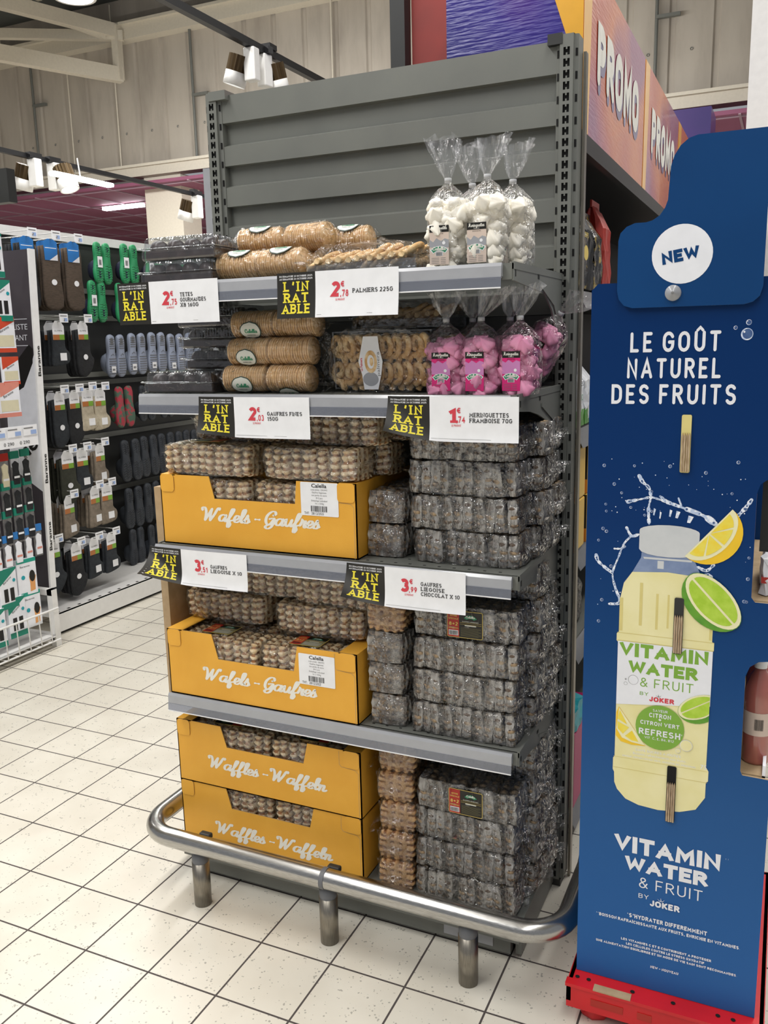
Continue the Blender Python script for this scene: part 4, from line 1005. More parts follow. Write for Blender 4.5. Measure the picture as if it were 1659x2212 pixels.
# ================================================================= CHOCOLATE DOME TRAYS
def tray_proto():
    t = thing('chocolate_dome_tray', 'x', 'biscuit tray'); W_, D_ = .212, .125
    b = MB(); b.rbox((-W_ / 2 + .006, -D_ / 2 + .006, .001), (W_ / 2 - .006, D_ / 2 - .006, .026), 'choco', .006); b.build('cup_tray', t)
    me = MB().lathe([(.0225, .0), (.0225, .012), (.019, .021), (.011, .027), (0, .028)], 'choco', 14).data('chocolate_dome')
    for i in range(4):
        for j in range(2): link('chocolate_dome', me, t, (-W_ / 2 + .032 + i * .0495, -.029 + j * .058, .022))
    b = MB(); b.rbox((-W_ / 2, -D_ / 2, 0), (W_ / 2, D_ / 2, .027), 'clamshell', .006); b.rbox((-W_ / 2 - .006, -D_ / 2 - .006, .026), (W_ / 2 + .006, D_ / 2 + .006, .0300), 'clamshell', .003)
    # lid: fluted dome ring
    n = 150; prof = []
    for k in range(n):
        t_ = k / n; per = 2 * (W_ + D_); s = t_ * per; hw, hd = W_ / 2 - .002, D_ / 2 - .002
        if s < W_: p = (-hw + s * hw * 2 / W_, -hd)
        elif s < W_ + D_: p = (hw, -hd + (s - W_) * hd * 2 / D_)
        elif s < 2 * W_ + D_: p = (hw - (s - W_ - D_) * hw * 2 / W_, hd)
        else: p = (-hw, hd - (s - 2 * W_ - D_) * hd * 2 / D_)
        f = 1 - (.012 if k % 2 else 0); l = (abs(p[0] / hw) ** 14 + abs(p[1] / hd) ** 14) ** (1 / 14)
        prof.append((p[0] * f / l, p[1] * f / l))
    vs = []; fs = []
    zs = ((.030, 1.0), (.048, .975), (.053, .95), (.055, .92))
    for z_, s_ in zs: vs += [(p[0] * s_, p[1] * s_, z_) for p in prof]
    for r in range(len(zs) - 1):
        for k in range(n): fs.append((r * n + k, r * n + (k + 1) % n, (r + 1) * n + (k + 1) % n, (r + 1) * n + k))
    fs.append([3 * n + k for k in range(n)])
    b.mesh(vs, fs, 'clamshell', False); b.build('lid', t)
    return t
tp = tray_proto(); GT = 'clear trays of chocolate domes'
for i, (x, y, z, l, rz) in enumerate([
    (.150, -.345, SH[1][0], 'lower clear tray of chocolate domes in the front stack on the topmost shelf', 0), (.158, -.345, SH[1][0] + .0555, 'upper clear tray of chocolate domes in the front stack on the topmost shelf', .03),
    (.200, -.200, SH[1][0], 'clear tray of chocolate domes behind the front stack on the topmost shelf, lower', 0), (.215, -.200, SH[1][0] + .0555, 'clear tray of chocolate domes behind the front stack on the topmost shelf, upper', 0),
    (.098, -.300, SH[2][0], 'lone clear tray of chocolate domes at the front of the second shelf', .02)]):
    place(tp, USED, (x, y, z), (0, 0, rz), l, GT)
for k in range(4):
    place(tp, USED, (.128 - .006 * k + (.01 if k == 0 else 0), -.160, SH[2][0] + .0555 * k), (0, 0, rnd.uniform(-.03, .03)), 'clear tray of chocolate domes at the rear of the second shelf, %s' % (ORD[k] if k < 3 else 'topmost'), GT)

# ================================================================= THIN WAFER ROLLS
def roll_proto(seed, lab):
    rr = random.Random(seed); t = thing('wafer_roll_pack', 'x', 'wafer pack'); Rr = .033; n = 18
    me = MB().lathe([(0, -.0019), (Rr * .97, -.0019), (Rr, 0), (Rr * .97, .0019), (0, .0019)], 'biscuit', 22).data('wafer')
    for i in range(n):
        link('wafer', me, t, ((i - (n - 1) / 2) * .0063, rr.uniform(-.0015, .0015), Rr + .002 + rr.uniform(0, .0022)), (0, PI / 2 + rr.uniform(-.07, .07), 0))
    b = MB(); k = 14; vs = []; fs = []
    xs = [-.076, -.066, -.060] + [-.054 + .0135 * i for i in range(9)] + [.060, .066, .076]; rs = [.012, .020, .030] + [.0352] * 9 + [.030, .020, .014]
    for x, r in zip(xs, rs):
        for q in range(k):
            a = 2 * PI * q / k; ra = r * (1 + rr.uniform(-.05, .07)) * (1.12 if abs(math.cos(a)) > .6 and r < .034 else 1)
            vs.append((x + rr.uniform(-.002, .002), ra * math.cos(a) * (1.3 if r < .025 else 1), max(.0005, .0352 + ra * math.sin(a))))
    for i in range(len(xs) - 1):
        for q in range(k):
            a, b1, c, d = i * k + q, i * k + (q + 1) % k, (i + 1) * k + (q + 1) % k, (i + 1) * k + q
            fs += [(a, b1, c), (a, c, d)] if rr.random() < .5 else [(a, b1, d), (b1, c, d)]
    b.mesh(vs, fs, 'film_thin'); fin(b, (.074, 0, .0352), (0, 1, 0), (1, 0, 0), .05, .016, 'film_thin', seed); fin(b, (-.074, 0, .0352), (0, 1, 0), (-1, 0, 0), .05, .016, 'film_thin', seed + 5)
    b.build('film', t)
    if lab:
        b = MB(); ang0 = {'front': -PI * .5 - .15, 'top': PI * .62, 'down': -PI * .28}[lab]
        ang0 = {'front': math.radians(205), 'top': math.radians(112), 'down': math.radians(250)}[lab]
        R2 = .0368
        def F(u, v, off=0.0):
            a = ang0 - v / R2; return Vector((u, (R2 + off) * math.cos(a), .0352 + (R2 + off) * math.sin(a)))
        def disc(ru, rv, m, off): b.poly([F(ru * math.cos(q), rv * math.sin(q) - (.004 if rv > .02 else .002), off) for q in [2 * PI * i / 24 for i in range(24)]], m)
        # ring sectors so that the disc bends with the roll
        for ru, rv, m_, off in ((.030, .024, 'label_dkgreen', 0), (.0275, .0215, 'label_cream', .0004)):
            nn = 10
            for i in range(nn):
                v0, v1 = -rv + 2 * rv * i / nn, -rv + 2 * rv * (i + 1) / nn
                w0, w1 = ru * math.sqrt(max(0, 1 - (v0 / rv) ** 2)), ru * math.sqrt(max(0, 1 - (v1 / rv) ** 2))
                for j in range(4):
                    b.mesh([F(-w0 + w0 * j / 2, v0, off), F(-w0 + w0 * (j + 1) / 2, v0, off), F(-w1 + w1 * (j + 1) / 2, v1, off), F(-w1 + w1 * j / 2, v1, off)], [(0, 1, 2, 3)], m_)
        text(b, 'Calella', sub(F, .002, -.004), .009, 'label_green', .17, .034, script=True, gap=.02, off=.001)
        text(b, 'GAUFRES FINES', sub(F, 0, -.012), .003, 'label_dkgreen', .2, .024, off=.001)
        b.build('label', t)
    return t
RP = {k: roll_proto(s, k if k != 'none' else None) for s, k in ((31, 'front'), (32, 'top'), (33, 'none'), (34, 'down'))}
GR = 'film-wrapped rolls of thin wafers'; z1_, z2_ = SH[1][0], SH[2][0]
for k, x, y, z, l, rz in [
    ('top', .305, -.345, z1_, 'wafer roll at the front left on the topmost shelf, touching the dome trays', .05), ('top', .425, -.350, z1_, 'wafer roll at the front right on the topmost shelf, under the larger label', -.04),
    ('none', .300, -.262, z1_, 'wafer roll in the second row on the topmost shelf, left, lower', 0), ('top', .318, -.268, z1_ + .062, 'wafer roll resting high in the second row on the topmost shelf, left', .06),
    ('none', .425, -.262, z1_, 'wafer roll in the second row on the topmost shelf, right, lower', 0), ('none', .450, -.268, z1_ + .064, 'wafer roll resting high in the second row on the topmost shelf, middle', -.12),
    ('none', .50, -.170, z1_, 'wafer roll in the rear row on the topmost shelf, lower', 0), ('top', .51, -.170, z1_ + .062, 'wafer roll high in the rear row on the topmost shelf, before the palmiers', 0),
    ('front', .292, -.325, z2_, 'wafer roll, lowest of the left column on the second shelf', .03), ('front', .305, -.318, z2_ + .0655, 'wafer roll in the middle of the left column on the second shelf', -.03), ('front', .308, -.300, z2_ + .131, 'wafer roll on top of the left column on the second shelf', .02),
    ('down', .418, -.325, z2_, 'wafer roll, lowest of the right column on the second shelf', -.03), ('none', .422, -.318, z2_ + .0655, 'wafer roll in the middle of the right column on the second shelf', .03), ('none', .428, -.300, z2_ + .131, 'wafer roll on top of the right column on the second shelf', 0)]:
    place(RP[k], USED, (x, y, z), (0, 0, rz), l, GR)

# ================================================================= PALMIERS
def palmier_data():
    b = MB(); th = .0065
    path = []
    for sg in (1, -1):
        sp_ = [( (.004 + .020 * q / 14 * .0 + .0145 * (1 - q / 16 * .75)) * math.cos(sg * (PI * 1.75 * q / 14) + (0 if sg > 0 else PI) + (PI / 2 if sg > 0 else -PI / 2)),
                 (.0145 * (1 - q / 16 * .75)) * math.sin(sg * (PI * 1.75 * q / 14) + PI / 2 * 1)) for q in range(15)]
    for sg in (1, -1):
        pts = [(0.0, -.022, 0)]
        for q in range(20):
            a = math.radians(-120 + q * 22) if sg > 0 else math.radians(-60 - q * 22); r = .0150 * (1 - q / 26)
            pts.append((sg * .0135 + r * math.cos(a), .004 + r * 1.15 * math.sin(a), 0))
        b.tube(pts, [.0052] * len(pts), 'pastry', 7)
    return b.data('palmier')
PAL = palmier_data()
def palm_proto(seed, front_label):
    """flat tray of palmiers (length along x, depth y, height z) in a pillow of film; lies flat, or is stood up"""
    rr = random.Random(seed); t = thing('palmier_tray_pack', 'x', 'palmier pack')
    for r in (0, 1):
        for i in range(9):
            x = -.098 + i * .0235 + (0 if i < 5 else .006); lean = rr.uniform(.55, .7) if i not in (5, 6, 8) else rr.uniform(.35, .5)
            # leaning shingle: slices tip over along x
            link('palmier', PAL, t, (x, -.033 + r * .064, .030), (0, 0, 0)).rotation_euler = (rr.uniform(-.08, .08), -PI / 2 + lean + .55, PI / 2 * 0 + rr.uniform(-.1, .1)); KIDS[t][-1].scale = (1.55, 1.55, 1.3)
    b = MB(); b.rbox((-.128, -.066, .0), (.128, .066, .006), 'clamshell', .003); b.box((-.128, -.068, .0), (-.124, .068, .028), 'clamshell'); b.box((.124, -.068, 0), (.128, .068, .028), 'clamshell'); b.box((-.128, -.068, 0), (.128, -.065, .022), 'clamshell'); b.box((-.128, .065, 0), (.128, .068, .022), 'clamshell')
    b.build('tray', t)
    b = MB(); crinkle(b, (-.136, -.076, -.001), (.136, .076, .064), 'film_thin', (10, 6, 3), .0025, seed, None, .45, .5)
    fin(b, (.13, 0, .03), (0, 1, 0), (1, 0, 0), .12, .035, 'film_thin', seed, .006, 9); fin(b, (-.13, 0, .03), (0, 1, 0), (-1, 0, 0), .12, .03, 'film_thin', seed + 3, .006, 9); b.build('film', t)
    b = MB(); F = plane((-.012, 0, .067), (1, 0, 0), (0, 1, 0))
    if front_label:
        b.prism([(-.015, .058), (.022, .058), (.025, .03), (.032, 0), (.027, -.03), (.018, -.064), (-.018, -.064), (-.022, -.03), (-.03, 0), (-.022, .03)], 0, .0005, F, 'paper')
        shape(b, F, [(.0 + .020 * math.cos(a), -.04 + .016 * math.sin(a)) for a in [2 * PI * i / 20 for i in range(20)]], 'channel', .0007)
        shape(b, F, ell(.002, .0, .016, .026, 20), 'pastry', .0009); shape(b, F, ell(.002, .0, .009, .016, 16), 'paper', .0011); shape(b, F, ell(.004, .0, .005, .010, 12), 'pastry', .0013)
        text(b, 'palmera', (lambda u, v, o=0: F(.022 + v * -1, u - .012, o)), .009, 'grey_ink', .1, .05) if False else None
        ftext(b, 'palmera', (lambda u, v, o=0: F(.024 - v, u - .005, o)), .0075, 'grey_ink', .055, off=.0009)
        ftext(b, 'La Palmera', (lambda u, v, o=0: F(-.020 - v, u - .006, o)), .0060, 'sign_red', .030, off=.0009, bold=.02)
    else:
        b.prism([(-.034, -.004), (-.02, .028), (.034, .030), (.028, .004), (.012, -.014), (-.02, -.018)], 0, .0005, F, 'paper'); shape(b, F, ell(.004, .010, .014, .008), 'pastry', .0009)
        shape(b, F, ell(.018, .012, .007, .004), 'sign_red', .0008)
    b.build('label', t); return t
pf, pb = palm_proto(41, False), palm_proto(42, True); GP = 'palmier trays'
place(pf, USED, (.640, -.335, SH[1][0] + .001), (0, -.03, .10), 'tray of palmiers lying flat at the front of the topmost shelf', GP)
place(pf, USED, (.700, -.165, SH[1][0] + .001), (0, 0, -.05), 'tray of palmiers lying flat behind the front one on the topmost shelf', GP)
place(pb, USED, (.642, -.262, SH[2][0] + .077), (PI / 2 + .06, 0, 0), 'tray of palmiers standing upright on the second shelf, showing its oval label', GP)
place(pf, USED, (.640, -.115, SH[2][0] + .150), (0, 0, 0.03), 'tray of palmiers lying high at the back of the second shelf, in shadow', GP)
place(pf, USED, (.640, -.115, SH[2][0] + .075), (0, 0, -0.03), 'tray of palmiers lying in the dark under the highest one on the second shelf', GP)

# ================================================================= MERINGUE BAGS
def kiss_data(m, seed):
    rr = random.Random(seed); vs = []; fs = []; n = 24; rows = [(.0, .0), (.0135, .001), (.0165, .006), (.0150, .011), (.0110, .017), (.006, .022), (.0015, .026), (0, .028)]
    for r, z in rows:
        for k in range(n):
            a = 2 * PI * k / n + z * 22; f = 1 + .15 * math.cos(6 * a) * (1 if .002 < z < .02 else .5)
            vs.append((r * f * math.cos(2 * PI * k / n), r * f * math.sin(2 * PI * k / n), z))
    for i in range(len(rows) - 1):
        for k in range(n): fs.append((i * n + k, i * n + (k + 1) % n, (i + 1) * n + (k + 1) % n, (i + 1) * n + k))
    b = MB(); b.mesh(vs, fs, m, True); return b.data('meringue')
KD = {'w': kiss_data('meringue', 1), 'p': kiss_data('meringue_pink', 2)}
def bag_proto(kind, seed, topdir=(0, 0, 1), toplen=.09, lab=True):
    rr = random.Random(seed); t = thing('meringue_bag', 'x', 'meringue bag'); bw, bdp, bh = .083, .064, .138 if kind == 'w' else .118
    for lz in range(7 if kind == 'w' else 6):
        for ix in range(3):
            for iy in range(2):
                
                p = ((ix - 1) * .0245 + rr.uniform(-.004, .004), (iy - .5) * .028 + rr.uniform(-.002, .002), .004 + lz * (.0200 if kind == 'w' else .0190) + rr.uniform(-.003, .003))
                link('meringue', KD[kind], t, (p[0] * .88, p[1] * .9, p[2]), (rr.uniform(-1.3, 1.3) + (PI / 2 if iy == 0 else 0) * (rr.random() < .5), rr.uniform(-.9, .9), rr.uniform(0, 6))).scale = (1.22,) * 3
    b = MB(); k = 16; vs = []; fs = []; T_ = Vector(topdir).normalized()
    sec = [(0, 1.0, 1.0), (.02, 1.03, 1.04), (.05, 1.03, 1.05), (.08, 1.04, 1.05), (.105, 1.0, 1.0), (bh, .98, .92), (bh + .022, .62, .55), (bh + .036, .20, .22), (bh + .042, .16, .2)]
    for z_, fx, fy in sec:
        for q in range(k):
            a = 2 * PI * (q + .5) / k; c, s_ = math.cos(a), math.sin(a); l = (abs(c) ** 5 + abs(s_) ** 5) ** .2
            j = .0018 if z_ < bh + .03 else .001
            vs.append((c / l * bw / 2 * fx + rr.uniform(-j, j), s_ / l * bdp / 2 * fy + rr.uniform(-j, j), z_ + (rr.uniform(-.002, .002) if z_ > 0 else 0)))
    for i in range(len(sec) - 1):
        for q in range(k):
            a, b1, c, d = i * k + q, i * k + (q + 1) % k, (i + 1) * k + (q + 1) % k, (i + 1) * k + q
            fs += [(a, b1, c), (a, c, d)] if rr.random() < .5 else [(a, b1, d), (b1, c, d)]
    fs.append(list(range(k))[::-1])
    b.mesh(vs, fs, 'film_thin')
    # flared, folded top of the bag: fan of pleats (a closed, zigzag ruff)
    zt = bh + .046; n = 18; rows = 4; vs = []; fs = []
    for j in range(rows + 1):
        f = j / rows
        for q in range(n):
            a = 2 * PI * q / n; zig = 1 if q % 2 else .55
            rx = .006 + (.040 * f ** .8) * zig * rr.uniform(.85, 1.1); ry = .005 + (.013 * f) * (1.5 - zig) * rr.uniform(.7, 1.2)
            h_ = toplen * f * (1 + (rr.uniform(-.12, .12) if j == rows else 0))
            vs.append((rx * math.cos(a) + T_.x * h_, ry * math.sin(a) + T_.y * h_, zt + T_.z * h_))
    for j in range(rows):
        for q in range(n):
            a, b1, c, d = j * n + q, j * n + (q + 1) % n, (j + 1) * n + (q + 1) % n, (j + 1) * n + q; fs += [(a, b1, c), (a, c, d)]
    b.mesh(vs, fs, 'film_top')
    b.build('bag_film', t)
    b = MB(); b.lathe([(.0065, -.0045), (.0078, -.004), (.0078, .004), (.0065, .0045)], 'tie', 12, Matrix.Translation((0, 0, zt - .002))); b.build('tie', t)
    if lab:
        b = MB(); ox = -.012 if kind == 'w' else (-.004); F = plane((ox, -bdp / 2 * 1.05 - .0012, 0), (1, 0, 0), (0, 0, 1)); c1 = 'label_beige' if kind == 'w' else 'label_pink'
        w_, lo, hi = .021, .008, .088 if kind == 'w' else .092
        b.prism([(-w_, lo), (w_, lo), (w_, hi), (-w_, hi)], 0, .0005, F, c1)
        rect(b, F, -w_, hi - .014, w_, hi, 'label_black', .0008); text(b, 'Meringuettes', sub(F, 0, hi - .0085), .0072, 'white_ink', .13, .034, script=True, gap=.02, off=.0012)
        ftext(b, 'Patissieres', sub(F, 0, hi - .0125), .0022, 'white_ink', .012, off=.0012)
        if kind == 'p': shape(b, F, [(-w_, .044), (w_, .042), (w_, hi - .022), (.012, hi - .019), (.004, hi - .024), (-.006, hi - .018), (-.013, hi - .024), (-w_, hi - .020)], 'label_lilac', .0008)
        else: shape(b, F, [(-w_, .044), (w_, .042), (w_, hi - .030), (.012, hi - .027), (.004, hi - .032), (-.006, hi - .026), (-.013, hi - .034), (-w_, hi - .028)], 'channel', .0008)
        ftext(b, 'SAVEUR NATURE' if kind == 'w' else 'FRAMBOISE', sub(F, 0, hi - .018), .0024, 'ink', .018, off=.0012)
        band = arc(0, .016, .030, .030, 48, 132, 8); inner = arc(0, .016, .0195, .0195, 132, 48, 8)
        shape(b, F, band + inner, 'paper', .0008); shape(b, F, [(x * .95, y) for x, y in (arc(0, .0165, .0285, .0285, 50, 130, 8) + arc(0, .0165, .0205, .0205, 130, 50, 8))], 'label_green', .001)
        text(b, 'Calella', sub(F, 0, .0375), .0068, 'white_ink', .16, .028, script=True, gap=.02, off=.0014)
        rect(b, F, -.008, .026, .008, .034, 'paper', .0009); barcode(b, F, -.007, .0265, .014, .007, .0012)
        shape(b, F, ell(.010, .052, .0035, .0035, 10), 'paper', .0010)
        for k_ in range(4): rect(b, F, -.017, .022 - k_ * .0035, .000, .0215 - k_ * .0035 - .0002, 'grey_ink', .0009); rect(b, F, .003, .022 - k_ * .0035, .014, .0215 - k_ * .0035 - .0002, 'grey_ink', .0009)
        b.build('label', t)
    return t
BG = {('w', 0): bag_proto('w', 51, (-.12, 0, 1), .085), ('w', 1): bag_proto('w', 52, (.14, 0, 1), .075), ('p', 0): bag_proto('p', 61, (.25, 0, 1), .07), ('p', 1): bag_proto('p', 62, (.55, -.1, .8), .075), ('p', 2): bag_proto('p', 63, (.0, 0, 1), .06, True)}
GB = 'clear bags of white meringues'; GK = 'clear bags of pink meringues'
for kd, v, x, y, z, rot, l, g in [
    ('w', 0, .834, -.350, z1_, (0, 0, .12), 'bag of white meringues at the front left of the topmost shelf', GB), ('w', 1, .921, -.350, z1_, (0, 0, 0), 'bag of white meringues at the front right of the topmost shelf', GB),
    ('w', 0, .858, -.262, z1_, (0, 0, -.1), 'bag of white meringues in the rear row of the topmost shelf, between the front two', GB), ('w', 1, .950, -.262, z1_, (0, 0, -.25), 'bag of white meringues at the rear right of the topmost shelf', GB),
    ('p', 2, .815, -.318, z2_, (0, 0, .1), 'bag of pink meringues, leftmost at the front of the second shelf', GK), ('p', 1, .898, -.322, z2_, (0, 0, 0), 'bag of pink meringues, middle of the front three on the second shelf', GK),
    ('p', 0, .982, -.312, z2_, (0, 0, -.15), 'bag of pink meringues, rightmost of the front three on the second shelf', GK),
    ('p', 2, .845, -.225, z2_, (0, 0, .2), 'bag of pink meringues in the second row, left, on the second shelf', GK), ('p', 0, .935, -.228, z2_, (0, 0, .1), 'bag of pink meringues in the second row, right, on the second shelf', GK),
    ('p', 1, .935, -.075, z2_ + .035, (0, .55, -.2), 'tilted bag of pink meringues slumped at the rear right of the second shelf', GK)]:
    place(BG[(kd, v)], USED, (x, y, z), rot, l, g)
# ================================================================= AISLE RUN BEHIND THE RACK, PROMO TOPPERS
t = thing('aisle_shelving', 'dark aisle shelving run behind the grey rack, under the promo boxes', 'shelving unit', (.55, 1.8, 0))
b = MB(); b.box((.50, .14, .0), (.60, 3.6, 2.02), 'black'); b.build('back_panel', t, world=True)
b = MB(); b.box((1.0275, .056, .0), (1.0345, .078, 2.17), 'chrome_post'); b.build('edge_strip', COL.objects['gondola_rack'], world=True)
b = MB(); b.box((-.112, .10, .0), (-.08, .16, 2.025), 'channel'); b.build('end_post', t, world=True)
b = MB(); b.box((.60, .16, 2.0), (.99, 3.6, 2.02), 'black'); b.box((.985, .16, 1.975), (1.005, 3.6, 2.02), 'black'); b.build('top_shelf', t, world=True)
LV = [1.632, 1.255, .905, .625, .10]
for z in LV:
    b = MB(); b.box((.60, .16, z - .02), (.985, 3.6, z), 'steel' if z < .7 else 'steel_dark'); s_ = b.build('shelf', t, world=True)
    b = MB(); b.mesh([(.988, .22, z - .002), (.988, 3.6, z - .002), (1.012, 3.6, z - .05), (1.012, .22, z - .05)], [(0, 1, 2, 3), (3, 2, 1, 0)], 'channel'); q = b.build('price_channel', s_)
    for v in q.data.vertices: v.co = v.co - t.location
def foil(name, stops, sc):
    m = bpy.data.materials.new(name); m.use_nodes = True; nt = m.node_tree; b = nt.nodes['Principled BSDF']
    b.inputs['Roughness'].default_value = .28; b.inputs['Coat Weight'].default_value = .3
    n = noise(nt, sc, 1.0, .4); r = ramp(nt, [(p, L(c)) for p, c in stops], n.outputs['Fac']); nt.links.new(r.outputs[0], b.inputs['Base Color'])
    n2 = noise(nt, 14, 2, stretch=(1, 1, 9)); bump(nt, n2.outputs['Fac'], .25, .01, b); return m
M['foil_blue'] = foil('crinkled_blue_foil', [(.3, '2A2A78'), (.5, '34278A'), (.62, '5A2A86'), (.75, '8A2C7E')], 2.2)
M['foil_orange'] = foil('orange_pink_foil', [(.34, '70347A'), (.43, 'A84058'), (.5, 'BC5030'), (.6, 'CC6A2A'), (.70, '8A3A68')], 1.7)
M['foil_yellow'] = mat('yellow_foil', 'EFB02A', .3, coat=.5)
M['red_panel'] = mat('red_panel', 'B23428', .5, 0, '8E2A22', 3)
def promo(y, x1, label, blue=True, length=.99):
    t = thing('promo_box', label, 'promotional box', (x1, y, 2.0)); H = .425
    b = MB(); b.box((-.36, .0, .02), (0, length, .02 + H), 'foil_blue'); b.build('body', t)
    b = MB(); F = plane((0, 0, .02), (1, 0, 0), (0, 0, 1)) # near end face
    b.prism([(-.001, 0), (.001, 0), (.001, H), (-.105, H), (-.095, H * .9), (-.012, H * .34)], .0, .002, F, 'foil_yellow'); b.build('end_panel', t)
    b = MB(); F = plane((0.0, 0, .02), (0, 1, 0), (0, 0, 1)); b.prism([(0, 0), (length, 0), (length, H), (0, H)], .0, .002, F, 'foil_orange')
    b.prism([(0, 0), (.07, 0), (.085, H * .5), (.10, H), (0, H)], .002, .0026, F, 'foil_yellow')
    for du, dv, m_, o in ((.012, -.022, 'violet_foil', .003), (0, 0, 'white_ink', .0038)):
        text(b, 'PROMO', sub(F, length * .52 + du, .148 + dv), .158, m_, .27, length * .70, gap=.12, round_=True, off=o)
    b.build('printed_side', t); return t
promo(.17, 1.0, 'nearest purple and orange box reading PROMO above the aisle shelving')
promo(1.175, 1.0, 'second box reading PROMO, behind the nearest one')
promo(2.18, 1.0, 'third yellow edged promo box, just visible behind the second')
b = MB(); b.box((.505, .30, 2.021), (.545, .325, 2.9), 'steel_dark') if False else b.box((.42, .30, 2.021), (.465, .345, 2.9), 'steel_dark'); b.box((.42, .28, 2.0201), (.60, .36, 2.026), 'steel_dark'); o = b.build('support_column'); tag(o, 'dark steel column left of the red board above the rack', 'column')
b = MB(); b.box((.475, .33, 2.028), (.62, .34, 2.62), 'red_panel'); b.box((.475, .34, 2.02), (.49, .9, 2.6), 'red_panel'); o = b.build('promo_board'); tag(o, 'plain red board between the dark post and the purple foil box', 'board')

# goods on the aisle shelves (seen in the narrow strip)
M['chips'] = film('foil_bag_black', '111111', .5, 1.0, 30, .8, .8, milkcol='2B2622')
M['foilbag'] = mat('black_gold_bag', '1D1A18', .25, .2, 'B49A4A', 26, bmp=.6, bscale=40, lo=.52, hi=.62)
M['white_bag'] = mat('white_plastic_bag', 'E4E6EA', .3, 0, 'C9CCD2', 12, bmp=.4, bscale=20)
M['bag_green'] = mat('green_bag_base', '4E9A2E', .35, 0, '3C8222', 20, bmp=.3)
M['blue_box'] = mat('blue_carton', '16307E', .4); M['orange_print'] = mat('orange_print', 'E08A34', .4); M['coffee_gold'] = mat('gold_carton', 'DDB23C', .4)
M['magenta_box'] = mat('magenta_box', 'B01562', .4); M['teal'] = mat('teal_print', '1F9CA8', .4); M['silver_bag'] = mat('silver_bag', 'B9BCC0', .3, .3, '8A8D92', 25, bmp=.6)
def softbag(name, x, y, z, w_, d, h, m, label, cat, extra=None, seed=1, group=None, bottom=None):
    """standing soft bag, width along y, depth along x, gathered top seal; faces +x and slightly towards the viewer"""
    t = thing(name, label, cat, (x, y, z), 0, group); rr = random.Random(seed)
    b = MB(); crinkle(b, (-d / 2, -w_ / 2, 0), (d / 2, w_ / 2, h), m, (4, 6, 8), .004, seed, None, 0, .7)
    for i, v in enumerate(b.v):
        f = max(0, v.z / h - .72) / .28; v.x *= (1 - .85 * f)
    b.build('bag', t)
    fn = MB(); fn.box((-.003, -w_ / 2 * .96, h - .004), (.003, w_ / 2 * .96, h + .018), m); fn.build('top_seal', t)
    if bottom:
        b = MB(); crinkle(b, (-d / 2 - .002, -w_ / 2 - .002, 0), (d / 2 + .002, w_ / 2 + .002, h * .28), bottom, (3, 5, 2), .002, seed + 9, None, 0, .5); b.build('coloured_base', t)
    if extra:
        
        for P_ in (plane((d / 2 + .005, 0, 0), (0, 1, 0), (0, 0, 1)), plane((0, -w_ / 2 - .005, 0), (1, 0, 0), (0, 0, 1))):
            b = MB(); extra(b, P_); b.build('print', t)
    return t
def gold(b, F): shape(b, F, ell(0, .10, .03, .02), 'label_gold'); text(b, 'CHIPS', sub(F, 0, .14), .014, 'label_gold', .2, .05)
def neo(b, F): ftext(b, 'néo', sub(F, 0, .115), .022, 'ink', .05); ftext(b, 'BIO', sub(F, 0, .075), .018, 'label_green', .04)
softbag('crisp_bag', .94, .31, LV[0] + .001, .12, .09, .20, 'foilbag', 'black crinkled bag with gold print beside the rack upright, upper aisle shelf', 'snack bag', gold, 3)
softbag('crisp_bag', .93, .44, LV[0] + .001, .11, .09, .23, 'black', 'plain black bag on the upper aisle shelf, left of the blue header', 'snack bag', None, 4)
softbag('crisp_bag', .93, .57, LV[0] + .001, .12, .09, .22, 'foilbag', 'black bag with gold streaks partly behind the blue header', 'snack bag', None, 5)
softbag('crisp_bag', .93, .71, LV[0] + .001, .12, .09, .27, 'red_panel', 'dark red bag partly behind the blue header', 'snack bag', None, 6)
softbag('crisp_bag', .90, .86, LV[0] + .001, .12, .09, .23, 'black', 'farthest black bag visible under the promo shelf', 'snack bag', None, 7)
for i in range(2):
    for j in range(3):
        b = MB(); x = .78; y = .30 + i * .17; z = LV[1] + .001 + j * .058
        b.box((x - .06, y - .08, z), (x + .06, y + .08, z + .055), 'blue_box'); b.box((x + .0602, y - .05, z + .012), (x + .0608, y + .05, z + .040), 'grey_ink'); b.box((x - .04, y - .0806, z + .012), (x + .04, y - .0801, z + .040), 'grey_ink')
        # stacked behind the white bag
        o = b.build('blue_box'); tag(o, 'blue box on the second aisle shelf, %s of the %s stack' % (('lowest', 'middle', 'topmost')[j], ('near', 'far')[i]), 'box', 'blue boxes on the second aisle shelf')
softbag('coffee_bag', .935, .29, LV[1] + .001, .125, .10, .17, 'white_bag', 'white bag with green base reading néo, beside the rack upright', 'bag', neo, 8, bottom='bag_green')
softbag('coffee_bag', .935, .43, LV[1] + .001, .125, .10, .17, 'white_bag', 'white bag with green base, second behind the first one', 'bag', neo, 9, bottom='bag_green')
def gbox(name, x, y, z, w_, d, h, m, label, cat, pr=None, group=None, rz=0):
    t = thing(name, label, cat, (x, y, z), rz, group); b = MB(); b.rbox((-d / 2, -w_ / 2, 0), (d / 2, w_ / 2, h), m, .004); b.build('box', t)
    if pr: b = MB(); pr(b, plane((-d / 2, -w_ / 2 - .0005, 0), (1, 0, 0), (0, 0, 1)), d, h); b.build('print', t)
    return t
